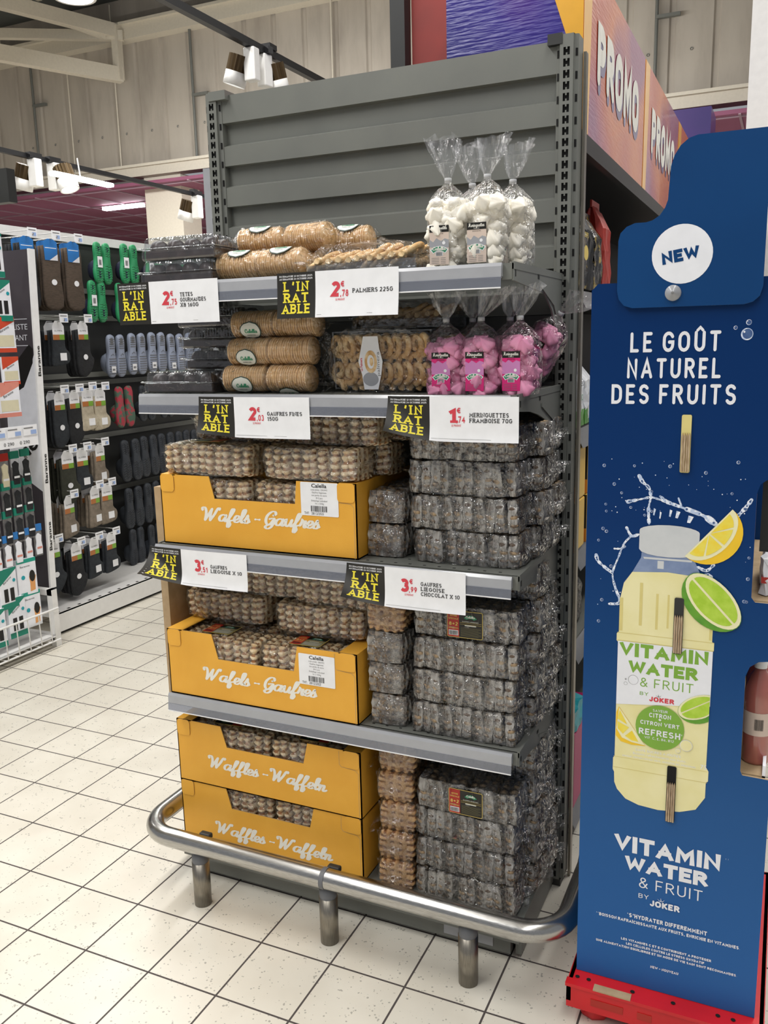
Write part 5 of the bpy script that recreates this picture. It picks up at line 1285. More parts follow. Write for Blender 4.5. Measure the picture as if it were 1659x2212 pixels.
def lor(b, F, w_, h):
    rect(b, F, 0, 0, w_, h * .28, 'orange_print'); rect(b, F, w_ * .42, h * .28, w_, h * .98, 'ink'); text(b, 'LOT', sub(F, w_ * .2, h * .55), h * .1, 'ink', .2, w_ * .28, off=.001)
    text(b, 'X2', sub(F, w_ * .2, h * .34), h * .12, 'ink', .2, w_ * .22, off=.001)
    for q in ribbon(smoothline([(w_ * .52, h * .4), (w_ * .6, h * .85), (w_ * .72, h * .6), (w_ * .66, h * .42), (w_ * .8, h * .8), (w_ * .9, h * .4)]), .0025): shape(b, F, [(v.x, v.y) for v in q], 'label_gold', .001)
for j in range(2):
    for i in range(2):
        gbox('coffee_pack', .93, .28 + i * .15, LV[2] + .001 + j * .148, .12, .13, .145, 'coffee_gold', 'gold, black and orange coffee pack, third aisle shelf, %s %s' % (('lower', 'upper')[j], ('beside the upright', 'partly behind the blue board')[i]), 'pack', lor, 'coffee packs on the third aisle shelf')
softbag('silver_pouch', .91, .28, LV[3] + .001, .13, .10, .19, 'silver_bag', 'crinkled silver pouch on the fourth aisle shelf', 'pouch', None, 14)
softbag('silver_pouch', .91, .44, LV[3] + .001, .13, .10, .17, 'chips', 'dark pouch behind the silver one on the fourth aisle shelf', 'pouch', None, 15)
def mag(b, F, w_, h):
    shape(b, F, [(.0, .0), (w_ * .22, 0), (w_ * .34, h * .6), (.0, h * .75)], 'coffee_gold'); text(b, 'M&M', sub(F, w_ * .45, h * 2), .001, 'ink') if False else None
gbox('candy_box', .92, .32, LV[4] + .001, .15, .16, .24, 'magenta_box', 'tall magenta box on the bottom aisle shelf', 'box', mag)
gbox('candy_box', .92, .50, LV[4] + .001, .15, .16, .24, 'magenta_box', 'second magenta box, behind the first on the bottom aisle shelf', 'box', mag)
b = MB(); crinkle(b, (.84, .24, LV[4] + .2425), (1.0, .40, LV[4] + .31), 'teal', (5, 5, 3), .006, 3); F = plane((.85, .236, LV[4] + .25), (1, 0, 0), (0, 0, 1))
text(b, 'ICM', sub(F, .07, .008), .035, 'sign_red', .25, .08, off=.004); o = b.build('candy_bag'); tag(o, 'teal bag with red letters lying on the magenta box', 'bag')

# ================================================================= BLUE CARDBOARD DISPLAY
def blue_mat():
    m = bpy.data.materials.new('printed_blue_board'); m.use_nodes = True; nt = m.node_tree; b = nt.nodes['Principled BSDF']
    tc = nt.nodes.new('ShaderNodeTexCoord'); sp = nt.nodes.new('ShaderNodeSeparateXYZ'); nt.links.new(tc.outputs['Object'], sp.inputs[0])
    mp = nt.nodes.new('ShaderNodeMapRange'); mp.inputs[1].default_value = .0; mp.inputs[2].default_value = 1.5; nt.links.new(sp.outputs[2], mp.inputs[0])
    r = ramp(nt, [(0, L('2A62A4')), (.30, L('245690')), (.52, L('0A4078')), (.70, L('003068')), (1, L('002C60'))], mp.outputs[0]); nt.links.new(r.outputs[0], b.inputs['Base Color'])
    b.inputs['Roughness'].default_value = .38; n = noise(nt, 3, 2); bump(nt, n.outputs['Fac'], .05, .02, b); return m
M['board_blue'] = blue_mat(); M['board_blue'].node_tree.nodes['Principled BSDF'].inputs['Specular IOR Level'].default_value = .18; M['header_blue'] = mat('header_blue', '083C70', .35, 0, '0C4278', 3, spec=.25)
M['board_white'] = mat('board_white', 'ECEEF4', .45); M['cap_grey'] = mat('cap_print', 'C6CACD', .5, 0, 'D2D5D7', 20); M['neck_print'] = mat('neck_print', '6F82A8', .5, 0, '8395B8', 30)
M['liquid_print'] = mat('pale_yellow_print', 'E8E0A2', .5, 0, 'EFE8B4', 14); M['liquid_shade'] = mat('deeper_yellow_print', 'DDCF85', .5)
M['green_print'] = mat('green_print', '7EAE3C', .5); M['lemon_peel'] = mat('lemon_peel_print', 'F5C928', .5); M['lemon_flesh'] = mat('lemon_flesh_print', 'F2D63A', .5, 0, 'EFDF5A', 60)
M['pith'] = mat('pith_print', 'F1EDC0', .5); M['lime_peel'] = mat('lime_peel_print', '4E8F2A', .5, 0, '6AA52E', 25); M['lime_flesh'] = mat('lime_flesh_print', 'A6CC32', .5, 0, 'B8D84A', 60)
M['splash'] = mat('splash_print', 'B9CAE6', .5, 0, 'EEF3FC', 120, lo=.45, hi=.55); M['splash_dim'] = mat('splash_dim_print', '4A6796', .5, 0, '2C4A80', 60)
M['red_pallet'] = mat('red_plastic_pallet', 'D62028', .4, 0, 'C81C24', 10); M['tab_brown'] = mat('corrugated_tab', '8A6E52', .7, 0, 'C9B497', 260, stretch=(6, 1, .2))
DX, DY, DZ = 1.158, -.430, .100
t = thing('cardboard_display', 'tall blue cardboard drinks display with a lemon water bottle print', 'display stand', (DX, DY, DZ))
th = .006
F = lambda u, v, w_=0.0: Vector((u, -w_, v))
X = lambda x, z: (x - DX, z - DZ)
b = MB()
# side panel outline with two cut-outs on its right edge
W_ = .372; HB = 1.507
cut1 = [X(1.53, 1.001), X(1.482, 1.001), X(1.475, 1.010), X(1.474, 1.212), X(1.479, 1.230), X(1.492, 1.240), X(1.53, 1.246)]
cut2 = [X(1.53, .640), X(1.478, .641), X(1.474, .650), X(1.473, .850), X(1.480, .870), X(1.495, .882), X(1.53, .888)]
segs = [[(0, 0), (W_, 0), (W_, cut2[0][1]), cut2[1], cut2[2], (0, cut2[2][1])], [(0, cut2[2][1]), cut2[2], cut2[3], (0, cut2[3][1])],
        [(0, cut2[3][1]), cut2[3], cut2[4], cut2[5], (W_, cut2[6][1]), (W_, cut1[0][1]), cut1[1], cut1[2], (0, cut1[2][1])], [(0, cut1[2][1]), cut1[2], cut1[3], (0, cut1[3][1])],
        [(0, cut1[3][1]), cut1[3], cut1[4], cut1[5], (W_, cut1[6][1]), (W_, HB), (.012, HB), (0, HB - .012)]]
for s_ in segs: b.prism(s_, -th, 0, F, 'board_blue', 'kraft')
def T_(x, z): 
    u, v = X(x, z); return sub(F, u, v)
def S_(pts, m, off=.0004): shape(b, F, [X(x, z) for x, z in pts], m, off)
text(b, 'LE GOÛT', T_(1.3155, 1.476), .038, 'board_white', .17, .163, round_=True, gap=.24, ws=.82)
text(b, 'NATUREL', T_(1.3145, 1.4265), .038, 'board_white', .17, .170, round_=True, gap=.24, ws=.82)
text(b, 'DES FRUITS', T_(1.3145, 1.3775), .038, 'board_white', .17, .227, round_=True, gap=.24, ws=.82)
def bubble(x, z, r, m='splash_dim'):
    S_([(x + r * math.cos(a), z + r * 1.05 * math.sin(a)) for a in [2 * PI * i / 18 for i in range(18)]], 'splash', .0004); S_([(x + r * .82 * math.cos(a) + r * .06, z + r * .86 * math.sin(a) + r * .05) for a in [2 * PI * i / 18 for i in range(18)]], m, .0006)
    S_([(x - r * .45 + r * .16 * math.cos(a), z + r * .4 + r * .2 * math.sin(a)) for a in [2 * PI * i / 8 for i in range(8)]], 'board_white', .0008)
bubble(1.441, 1.506, .0105); bubble(1.421, 1.518, .0035); bubble(1.443, 1.527, .0048)
# splash: crown strands of water plus droplets
rs = random.Random(5)
def strand(pts, w0, w1):
    P = smoothline(pts, 6); n = len(P)
    for i in range(n - 1):
        w_ = (w0 + (w1 - w0) * i / n) * rs.uniform(.6, 1.5)
        for q in ribbon([P[i], P[i + 1]], w_, True): S_([(v.x, v.y) for v in q], 'splash', .0004)
        if rs.random() < .45: S_([(P[i][0] + w_ * .25 * math.cos(a), P[i][1] + w_ * .25 * math.sin(a)) for a in [2 * PI * k / 8 for k in range(8)]], 'splash_dim', .0007)
strand([(1.259, 1.237), (1.266, 1.225), (1.278, 1.214), (1.283, 1.196)], .006, .004); strand([(1.283, 1.196), (1.262, 1.190), (1.239, 1.184)], .003, .006); strand([(1.283, 1.196), (1.279, 1.172), (1.281, 1.142)], .004, .006)
strand([(1.283, 1.196), (1.305, 1.190), (1.336, 1.180), (1.380, 1.165), (1.403, 1.150)], .003, .010); strand([(1.300, 1.198), (1.312, 1.190), (1.330, 1.182)], .004, .003); strand([(1.3345, 1.196), (1.340, 1.182)], .004, .002)
strand([(1.238, 1.131), (1.248, 1.115), (1.262, 1.119)], .005, .004); strand([(1.248, 1.115), (1.234, 1.098), (1.224, 1.070), (1.213, 1.035), (1.219, 1.005), (1.229, .975), (1.208, .969)], .003, .005); strand([(1.213, 1.035), (1.198, 1.045), (1.183, 1.058), (1.179, 1.070)], .004, .006)
strand([(1.236, 1.092), (1.228, 1.087), (1.215, 1.086)], .003, .003); strand([(1.465, 1.200), (1.456, 1.185), (1.443, 1.168)], .006, .005); strand([(1.375, 1.062), (1.392, 1.056), (1.404, 1.068)], .004, .006); strand([(1.385, 1.045), (1.395, 1.048), (1.402, 1.044)], .003, .006)
for i, (x, z, w_) in enumerate([(1.300, 1.160, .004), (1.318, 1.165, .006), (1.330, 1.163, .009), (1.352, 1.155, .012), (1.288, 1.166, .005)]): S_([(x, z - .006), (x + w_ * .5, z - .007), (x + w_, z + .006), (x + w_ * .2, z + .008)], 'splash', .0004)
for i in range(70):
    a = rs.uniform(0, 2 * PI); x = rs.uniform(1.18, 1.47); z = rs.uniform(1.16, 1.27) if i < 46 else rs.uniform(.93, 1.18)
    if z < 1.15 and 1.235 < x < 1.46: x = rs.choice((rs.uniform(1.172, 1.225), 1.462 + rs.uniform(0, .006)))
    r = rs.choice((.0006, .0009, .0012, .0025, .0032))
    if r > .002: bubble(x, z, r)
    else: S_([(x + r * math.cos(q), z + r * math.sin(q)) for q in [2 * PI * k / 8 for k in range(8)]], 'splash')
# bottle
S_([(1.269, 1.088), (1.268, 1.072), (1.252, 1.041), (1.236, 1.018), (1.230, .985), (1.408, .985), (1.400, 1.018), (1.384, 1.041), (1.370, 1.072), (1.370, 1.088)], 'neck_print', .0004)
S_(arc(1.32, 1.128, .0565, .0135, 0, 180) + [(1.2635, 1.092)] + arc(1.32, 1.090, .0565, .0135, 180, 360) + [(1.3765, 1.128)], 'cap_grey', .0010)
S_(arc(1.32, 1.1285, .0565, .0125, 0, 360, 24), 'cap_print2' if 'cap_print2' in M else 'board_white', .0008)
S_([(1.300, 1.068), (1.312, 1.068), (1.312, 1.052), (1.300, 1.052)], 'cap_grey', .0006); S_([(1.272, 1.074), (1.366, 1.074), (1.364, 1.070), (1.274, 1.070)], 'cap_grey', .0006)
body = [(1.252, 1.041), (1.32, 1.046), (1.386, 1.041), (1.402, 1.016), (1.409, .985), (1.409, .912), (1.413, .910), (1.413, .895), (1.411, .893), (1.410, .645), (1.415, .637), (1.415, .615), (1.411, .612), (1.411, .578), (1.394, .548), (1.363, .536), (1.32, .531), (1.28, .534), (1.253, .543), (1.235, .562), (1.229, .577), (1.228, .600), (1.225, .606), (1.225, .632), (1.228, .636), (1.228, .890), (1.225, .893), (1.225, .908), (1.229, .912), (1.230, .985), (1.236, 1.016)]
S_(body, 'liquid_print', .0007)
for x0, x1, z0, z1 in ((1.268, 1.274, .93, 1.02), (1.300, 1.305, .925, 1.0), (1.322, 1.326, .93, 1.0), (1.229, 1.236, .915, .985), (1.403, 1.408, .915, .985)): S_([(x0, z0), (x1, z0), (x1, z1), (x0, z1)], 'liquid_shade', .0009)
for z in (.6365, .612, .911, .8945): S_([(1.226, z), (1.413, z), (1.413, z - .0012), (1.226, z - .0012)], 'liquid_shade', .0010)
S_([(1.228, .8925), (1.4115, .8925), (1.4115, .777), (1.320, .765), (1.228, .754)], 'board_white', .0012)
text(b, 'VITAMIN', T_(1.318, .862), .029, 'green_print', .26, .172, gap=.1, off=.0016)
text(b, 'WATER', T_(1.318, .827), .0265, 'green_print', .27, .134, gap=.08, off=.0016)
text(b, '& FRUIT', T_(1.3265, .800), .0195, 'green_print', .10, .104, gap=.24, off=.0016)
text(b, 'BY', T_(1.2835, .7815), .0075, 'green_print', .12, .017, off=.0016)
def joker(x, z, h, fit, m, leaf):
    text(b, 'JOKER', T_(x, z), h, m, .26, fit, gap=.12, off=.0016, round_=True)
    for dx, dz, l in ((-.11, .25, -.5), (0, .5, 0), (.12, .28, .6)): 
        c = x - fit * .14; S_([(c + dx * h, z + h * 1.08), (c + l * h, z + h * (1.2 + dz)), (c + (dx + .14) * h, z + h * 1.08)], leaf, .0018)
joker(1.3185, .7705, .0105, .049, 'sign_red', 'label_dkgreen')
S_(ell(1.261, .812, .0105, .0105), 'channel', .0014); S_(ell(1.2612, .8118, .0095, .0096), 'board_white', .0016); S_(ell(1.246, .802, .0038, .0038), 'channel', .0014); S_(ell(1.246, .802, .0030, .0030), 'board_white', .0016); S_(ell(1.246, .8115, .002, .002), 'channel', .0014)
# small lime and lemon on the label
def wedge(cx, cz, a, R, peel, mpeel, flesh, off=.0014, segs_=3, asp=.62, clip=None):
    """half-slice: flat cut from -R to R along angle a, rind bulging to the right-hand side"""
    ca, sa = math.cos(a), math.sin(a)
    def W2(u, v): 
        x, z = cx + u * ca - v * sa, cz + u * sa + v * ca
        return (min(x, clip[1]) if clip else x, z) if not clip or x > clip[0] else (clip[0], z)
    def half(r, k, u0=0): return [W2(r * math.cos(q), -k * r * math.sin(q) - u0) for q in [PI * i / 18 for i in range(19)]]
    S_(half(R, peel), mpeel, off); S_([W2(R * math.cos(q), -asp * R * math.sin(q)) for q in [PI * i / 18 for i in range(19)]], 'pith', off + .0003)
    n = segs_
    for i in range(n):
        q0, q1 = PI * (i + .06) / n, PI * (i + .94) / n
        pts = [W2(0 + .06 * R * math.cos((q0 + q1) / 2), -.05 * R)] + [W2(.84 * R * math.cos(q0 + (q1 - q0) * j / 6), -asp * .84 * R * math.sin(q0 + (q1 - q0) * j / 6) - .012 * R) for j in range(7)]
        S_(pts, flesh, off + .0006)
wedge(1.392, 1.131, math.radians(50), .064, .95, 'lemon_peel', 'lemon_flesh', .0014, 4, .66)
# lime half: peel body, cut oval face
def lime(cx, cz, a, ra, rb, off, clip=None):
    ca, sa = math.cos(a), math.sin(a)
    def E2(u, v):
        x, z = cx + u * ca - v * sa, cz + u * sa + v * ca
        return (min(x, clip), z) if clip else (x, z)
    pts = [E2(ra * 1.02 * math.cos(q), (rb if math.sin(q) > 0 else rb * 1.42) * math.sin(q)) for q in [2 * PI * i / 30 for i in range(30)]]
    S_(pts, 'lime_peel', off)
    S_([E2(ra * math.cos(q), rb * math.sin(q)) for q in [2 * PI * i / 30 for i in range(30)]], 'pith', off + .0003)
    for sg in (1, -1):
        S_([E2(ra * .86 * math.cos(q), sg * (.06 * rb + rb * .80 * math.sin(q))) for q in [PI * i / 16 for i in range(17)]], 'lime_flesh', off + .0006)
lime(1.407, .996, math.radians(-47), .066, .036, .0030)
lime(1.390, .772, math.radians(28), .042, .024, .0016, 1.4105)
wedge(1.2505, .712, math.radians(118), .044, .85, 'lemon_peel', 'lemon_flesh', .0014, 3, .60, (1.229, 1.5)) if False else None
S_([(1.234, .749), (1.229, .735), (1.229, .684), (1.240, .672), (1.262, .668), (1.290, .670)], 'lemon_peel', .0014); S_([(1.2345, .747), (1.230, .70), (1.242, .681), (1.262, .674), (1.289, .6715)], 'pith', .0017)
for p in ([(1.236, .742), (1.232, .722), (1.252, .712)], [(1.232, .716), (1.233, .700), (1.244, .690), (1.256, .706)], [(1.248, .686), (1.262, .678), (1.276, .677), (1.262, .700)]): S_(p, 'lemon_flesh', .0020)
S_([(1.317 + .048 * math.cos(q), .7155 + .0485 * math.sin(q)) for q in [2 * PI * i / 36 for i in range(36)]], 'green_print', .0024)
for s_, z, h_, w_, wt in (('SAVEUR', .7495, .0058, .029, .16), ('CITRON', .7365, .0098, .043, .2), ('CITRON VERT', .7190, .0088, .077, .2), ('REFRESH', .6965, .0135, .082, .2), ('VIT. C, E, B6, B12', .6880, .0052, .058, .16)):
    text(b, s_, T_(1.317, z), h_, 'board_white', wt, w_, off=.0028)
text(b, '+', T_(1.317, .7290), .0085, 'board_white', .24, off=.0028); text(b, '1', T_(1.3605, .705), .004, 'board_white', .2, off=.0028)
S_(ell(1.370, .686, .0125, .0125), 'board_white', .0024); S_(ell(1.370, .686, .0115, .0116), 'liquid_print', .0027); S_(ell(1.355, .672, .005, .005), 'board_white', .0024); S_(ell(1.355, .672, .0043, .0043), 'liquid_print', .0027)
text(b, 'SANS SUCRES AJOUTES', T_(1.3155, .6565), .0052, 'board_white', .16, .090, off=.0012)
ftext(b, 'Boisson rafraichissante aux fruits,', T_(1.3185, .6480), .0048, 'board_white', .106, off=.0012); ftext(b, 'saveur citron-citron vert, enrichie en vitamines', T_(1.317, .6395), .0048, 'board_white', .146, off=.0012); ftext(b, '75', T_(1.405, .6405), .009, 'board_white', .012, off=.0012)
# lower block of lettering
text(b, 'VITAMIN', T_(1.3405, .4195), .0385, 'board_white', .26, .214, gap=.1); text(b, '..', T_(1.4595, .449), .016, 'board_white', .22, .007)
text(b, 'WATER', T_(1.3405, .3775), .0335, 'board_white', .27, .167, gap=.08); text(b, '& FRUIT', T_(1.3515, .342), .025, 'board_white', .10, .129, gap=.24)
text(b, 'BY', T_(1.298, .3175), .0105, 'board_white', .12, .021); joker(1.342, .3045, .0145, .061, 'board_white', 'board_white')
for s_, z, h_, x, w_, wt in (("*S'HYDRATER DIFFEREMMENT", .2650, .0100, 1.347, .164, .24), ('**BOISSON RAFRAÎCHISSANTE AUX FRUITS, ENRICHIE EN VITAMINES.', .2515, .0075, 1.3465, .296, .24),
    ('LES VITAMINES C ET E CONTRIBUENT A PROTEGER', .2055, .0058, 1.347, .186, .26), ('LES CELLULES CONTRE LE STRESS OXYDATIF.', .1960, .0058, 1.347, .164, .26), ('UNE ALIMENTATION EQUILIBREE ET UN MODE DE VIE SAIN SONT RECOMMANDES.', .1865, .0058, 1.346, .292, .26), ('NEW - NOUVEAU', .1540, .0062, 1.347, .058, .24)):
    text(b, s_, T_(x, z), h_, 'board_white', wt, w_, gap=.18)
b.build('side_panel', t)
# slot tabs (ends of the inner shelves poking through the panel)
for i, (xa, za, zb) in enumerate(((1.3345, 1.249, 1.358), (1.3355, .882, .996), (1.3355, .512, .635))):
    x, z0 = X(xa, za); z1 = zb - DZ; b = MB(); wt_ = .018
    b.prism(rrect(x, z0 - .002, x + wt_, z1, .003), .0003, .0036, F, 'hole' if i == 2 else 'liquid_shade' if i == 0 else 'steel_dark', None)
    for k in range(4):
        xx = x + .0012 + k * .0042; b.prism([(xx, z0), (xx + .0032, z0), (xx + .0032, z1 - .04), (xx + .0016, z1 - .034), (xx, z1 - .04)], .0036, .006 + .001 * (k % 2), F, 'tab_brown', 'kraft')
    b.build('slot_tab', t)
# header card: stepped rounded outline in front of the panel
b = MB(); hp = [(1.2365, 1.559), (1.433, 1.559), (1.448, 1.563), (1.459, 1.573), (1.4635, 1.590), (1.4635, 1.838), (1.461, 1.850), (1.456, 1.857)]
left = [(1.342, 1.857), (1.327, 1.853), (1.313, 1.842), (1.303, 1.826), (1.2975, 1.808)]
mid = [(1.2945, 1.750), (1.290, 1.737), (1.281, 1.724), (1.268, 1.716), (1.257, 1.7135), (1.237, 1.7135), (1.222, 1.708), (1.211, 1.697), (1.2075, 1.683)]
low = [(1.2075, 1.592), (1.211, 1.576), (1.221, 1.564)]
F0 = F
F1 = lambda u, v, w_=0.0: F0(u, v, w_ + .0065)
full = [X(*p) for p in hp + left + mid + low]
b.prism([X(*p) for p in hp[:5] + [(1.4635, 1.7135)] + mid[4:] + low], 0, .003, F1, 'header_blue', 'channel'); b.prism([X(*p) for p in [(1.4635, 1.7135)] + hp[5:] + left + mid[:5]], 0, .003, F1, 'header_blue', 'channel')
F = lambda u, v, w_=0.0: F1(u, v, w_ + .003)
S_(ell(1.323, 1.653, .0535, .0530, 40), 'board_white', .0004)
text(b, 'NEW', (lambda u, v, o=0: T_(1.322, 1.640)(u * math.cos(.15) - v * math.sin(.15), u * math.sin(.15) + v * math.cos(.15) , o)), .0225, 'header_blue', .28, .066, gap=.1, off=.0008)
b.build('header_card', t)
b = MB(); u, v = X(1.310, 1.584); b.lathe([(0, .0095), (.003, .0095), (.0032, .0075), (.0135, .0055), (.0148, .001), (.0148, 0)], 'channel', 24, Matrix.Translation((u, -.0095, v)) @ Matrix.Rotation(PI / 2, 4, 'X')); b.build('snap_rivet', t)
b = MB(); u, v = X(1.310, 1.584); b.lathe([(0, .0105), (.0028, .0100)], 'grey_ink', 12, Matrix.Translation((u, -.0095, v)) @ Matrix.Rotation(PI / 2, 4, 'X')); b.build('rivet_pin', t)
# carcass behind the panel
b = MB(); b.box((.0, 0.006, .0), (.006, .56, HB - .02), 'board_blue'); b.build('back_panel', t)
b = MB(); b.box((0, .555, 0), (W_ - .05, .561, HB - .02), 'board_blue'); b.build('far_panel', t)
b = MB(); b.box((.325, .03, .995), (.371, .036, 1.14), 'black'); b.build('darkening_board', t)  # black board added behind the upper cut-out to darken its top half
for z in (.0, .535, .895): 
    b = MB(); b.box((.008, .008, z), (W_ - .01, .55, z + .008), 'kraft'); b.box((W_ - .016, .008, z), (W_ - .010, .55, z + .03), 'board_white'); b.build('tray', t)
# bottles on the trays, visible through the cut-outs
def bottle_proto():
    t2 = thing('drink_bottle', 'x', 'bottle'); M['pink_drink'] = mat('pink_drink', 'A8645A', .15, 0, 'B4685E', 20, coat=1.0)
    b = MB(); b.lathe([(0, 0), (.030, 0), (.033, .006), (.033, .12), (.034, .125), (.034, .145), (.031, .165), (.022, .188), (.0135, .200), (.0125, .206), (0, .206)], 'pink_drink', 24); b.build('body', t2)
    b = MB(); b.lathe([(.0145, .206), (.0150, .225), (.013, .228), (0, .228)], 'white_plastic', 20); b.build('cap', t2)
    b = MB(); b.lathe([(.0335, .065), (.0337, .115), ], 'label_beige', 24); b.build('label', t2)
    b = MB(); 
    for k in range(7): a = math.radians(-100 + k * 5); 
    barcode(b, lambda u, v, o=0: Vector(((.0338 + o) * math.cos(math.radians(-100) + u / .034), (.0338 + o) * math.sin(math.radians(-100) + u / .034), v)), 0, .078, .02, .024); b.build('barcode', t2)
    return t2
bp_ = bottle_proto()
for x, y, z, l in ((1.499, -.385, .6435, 'pink drink bottle seen through the lower cut-out of the blue display, nearest'), (1.499, -.30, .6435, 'second pink drink bottle inside the blue display, behind the nearest'), (1.41, -.36, .6435, 'pink drink bottle on the inner side of the lower display tray')):
    place(bp_, USED, (x, y + .03, z), (0, 0, 0), l, 'drink bottles in the blue display', (.84, .84, .98))
b = MB(); crinkle(b, (1.488, -.39, 1.004), (1.515, -.20, 1.08), 'board_white', (3, 6, 3), .006, 8); b.box((1.49, -.392, 1.03), (1.515, -.30, 1.042), 'label_red'); o = b.build('paper_bundle'); tag(o, 'white paper bundle with a pale red stripe in the upper cut-out', 'paper')

# red half pallet
t = thing('plastic_pallet', 'red plastic pallet under the blue cardboard display', 'pallet', (1.345, -.17, 0))
b = MB(); b.box((1.148, -.475, .088), (1.548, .125, .099), 'red_pallet'); b.box((1.146, -.478, .040), (1.550, -.466, .099), 'red_pallet'); b.box((1.146, .116, .055), (1.550, .128, .099), 'red_pallet'); b.box((1.146, -.478, .055), (1.156, .128, .099), 'red_pallet'); b.box((1.540, -.478, .055), (1.550, .128, .099), 'red_pallet')
b.box((1.144, -.482, .093), (1.552, -.462, .101), 'red_pallet')
for x in (1.165, 1.19, 1.285, 1.37, 1.46, 1.49, 1.53): b.lathe([(.005, .1013), (0, .1013)], 'hole', 10, Matrix.Translation((x, -.452, -.0011)))
for x0, x1 in ((1.20, 1.27), (1.30, 1.33), (1.40, 1.47)): b.box((x0, -.4795, .058), (x1, -.4778, .075), 'label_red')
b.build('deck', t, world=True)
for x in (1.20, 1.345, 1.50):
    for y in (-.42, -.17, .07):
        b = MB(); b.lathe([(0, 0), (.034, 0), (.038, .01), (.044, .088), (0, .088)], 'red_pallet', 8, Matrix.Translation((x, y, 0))); b.build('foot', t, world=True)
b = MB(); b.box((1.205, -.4825, .0995), (1.285, -.463, .1025), 'kraft'); b.build('cardboard_insert', t, world=True)

# ================================================================= LEFT AISLE: WHITE SHELVING WITH SOCKS AND SLIPPERS
t = thing('wall_shelving', 'long white and dark shelving run on the left holding socks and slippers', 'shelving unit', (-2.2, 2.2, 0))
b = MB(); b.box((-2.44, .9, .1), (-2.40, 4.6, 2.12), 'steel_dark'); b.build('back_panel', t, world=True)
b = MB(); b.box((-2.44, .9, 2.12), (-2.38, 4.6, 2.17), 'white_metal'); b.build('top_rail', t, world=True)
b = MB(); b.box((-2.40, 1.12, .095), (-1.945, 4.6, .115), 'white_metal'); b.box((-1.965, 1.12, .02), (-1.94, 4.6, .115), 'white_metal'); b.box((-1.975, 1.12, .0), (-1.965, 4.6, .02), 'steel_dark')
for k in range(40): b.box((-1.99, 1.15 + k * .08, .1151), (-1.975, 1.17 + k * .08, .1154), 'hole')
b.build('base_shelf', t, world=True)
for z in (1.83, 1.67, 1.33, 1.28, .95, .60):
    b = MB(); b.box((-2.40, 1.1, z), (-2.385, 4.6, z + .03), 'steel'); b.build('rail_bar', t, world=True)
t = thing('divider_sign', 'tall dark grey divider panel with a white edge reading Baranne', 'sign panel', (-2.08, 1.064, .29))
M['charcoal'] = mat('charcoal_print', '4C474C', .5, 0, '454046', 5)
b = MB(); b.box((-2.30, 1.050, .29), (-1.905, 1.078, 1.99), 'charcoal'); F = plane((-2.30, 1.0495, .29), (1, 0, 0), (0, 0, 1))
for pts, m_ in (([(.18, .62), (.395, .50), (.395, 1.20), (.36, 1.12), (.30, 1.05), (.22, 1.0), (.18, .98)], 'board_white'), ([(.20, .98), (.31, 1.03), (.38, 1.15), (.385, 1.22), (.36, 1.24), (.26, 1.15)], 'ink'), ([(.32, 0.98), (.395, 1.14), (.395, 1.10), (.34, .97)], 'board_white')): shape(b, F, pts, m_, .001 if m_ == 'ink' else .0006)
ftext(b, 'ne', (lambda u, v, o=0: F(.335 + u * .8 - v * .6, .70 + u * .6 + v * .8, o)), .075, 'ink', .12, bold=.03, off=.002)
ftext(b, 'SPECIALISTE', sub(F, .24, 1.315), .028, 'board_white', .24, off=.001); ftext(b, 'ELEGANT', sub(F, .27, 1.262), .028, 'board_white', .17, off=.001)
rect(b, F, .16, 1.365, .36, 1.368, 'board_white'); rect(b, F, .16, 1.235, .36, 1.238, 'board_white')
b.build('panel', t, world=True)
b = MB(); b.box((-1.905, 1.045, .288), (-1.893, 1.083, 1.992), 'white_plastic')
F = plane((-1.8925, 1.064, .29), (0, 1, 0), (0, 0, 1))
for z in (1.16, .62, .22 + .05): ftext(b, 'Baranne', (lambda u, v, o=0, z=z: F(-v + .008, z + u, o)), .018, 'ink', .15, bold=.02)
b.build('edge_strip', t, world=True)
t.rotation_euler = (-.044, 0, 0)

def hook(y, z, label, x0=-2.385, x1=-1.97):
    t = thing('display_hook', label, 'hook', (x0, y, z), 0, 'wire display hooks with price tags')
    b = MB(); b.tube([(0, 0, 0), (x1 - x0, 0, .0), (x1 - x0 + .01, 0, .012)], .0028, 'chrome', 6); b.tube([(0, 0, .03), (x1 - x0, 0, .03)], .0022, 'white_metal', 6); b.build('wire', t)
    b = MB(); b.box((x1 - x0, -.030, -.005), (x1 - x0 + .003, .030, .040), 'paper'); F = plane((x1 - x0 + .003, 0, 0), (0, 1, 0), (0, 0, 1))
    rect(b, F, -.024, .026, .022, .031, 'grey_ink'); rect(b, F, .0, .0, .024, .018, 'tag_blue'); b.build('price_tag', t)
    return t
M['sock_brown'] = mat('brown_wool', '4B4036', .9, 0, '5C4E42', 60, bmp=.4, bscale=250, stretch=(1, 1, 6)); M['sock_black'] = mat('black_wool', '1C1D20', .9, 0, '25272A', 60, bmp=.4, bscale=250)
M['sock_navy'] = mat('charcoal_wool', '272B30', .9, 0, '30353A', 60, bmp=.4, bscale=250); M['sock_cream'] = mat('cream_wool', 'C8BEA8', .9, 0, 'B7AC96', 60, bmp=.4, bscale=250)
M['sock_taupe'] = mat('taupe_wool', '8C8071', .9, 0, '7B7062', 60, bmp=.4, bscale=250); M['sock_olive'] = mat('olive_wool', '33352B', .9, 0, '3C3E33', 60, bmp=.4, bscale=250)
M['card_blue'] = mat('blue_card', '2E78C0', .4); M['card_teal'] = mat('teal_card', '1E9A86', .4); M['card_orange'] = mat('orange_card', 'B4703A', .5)
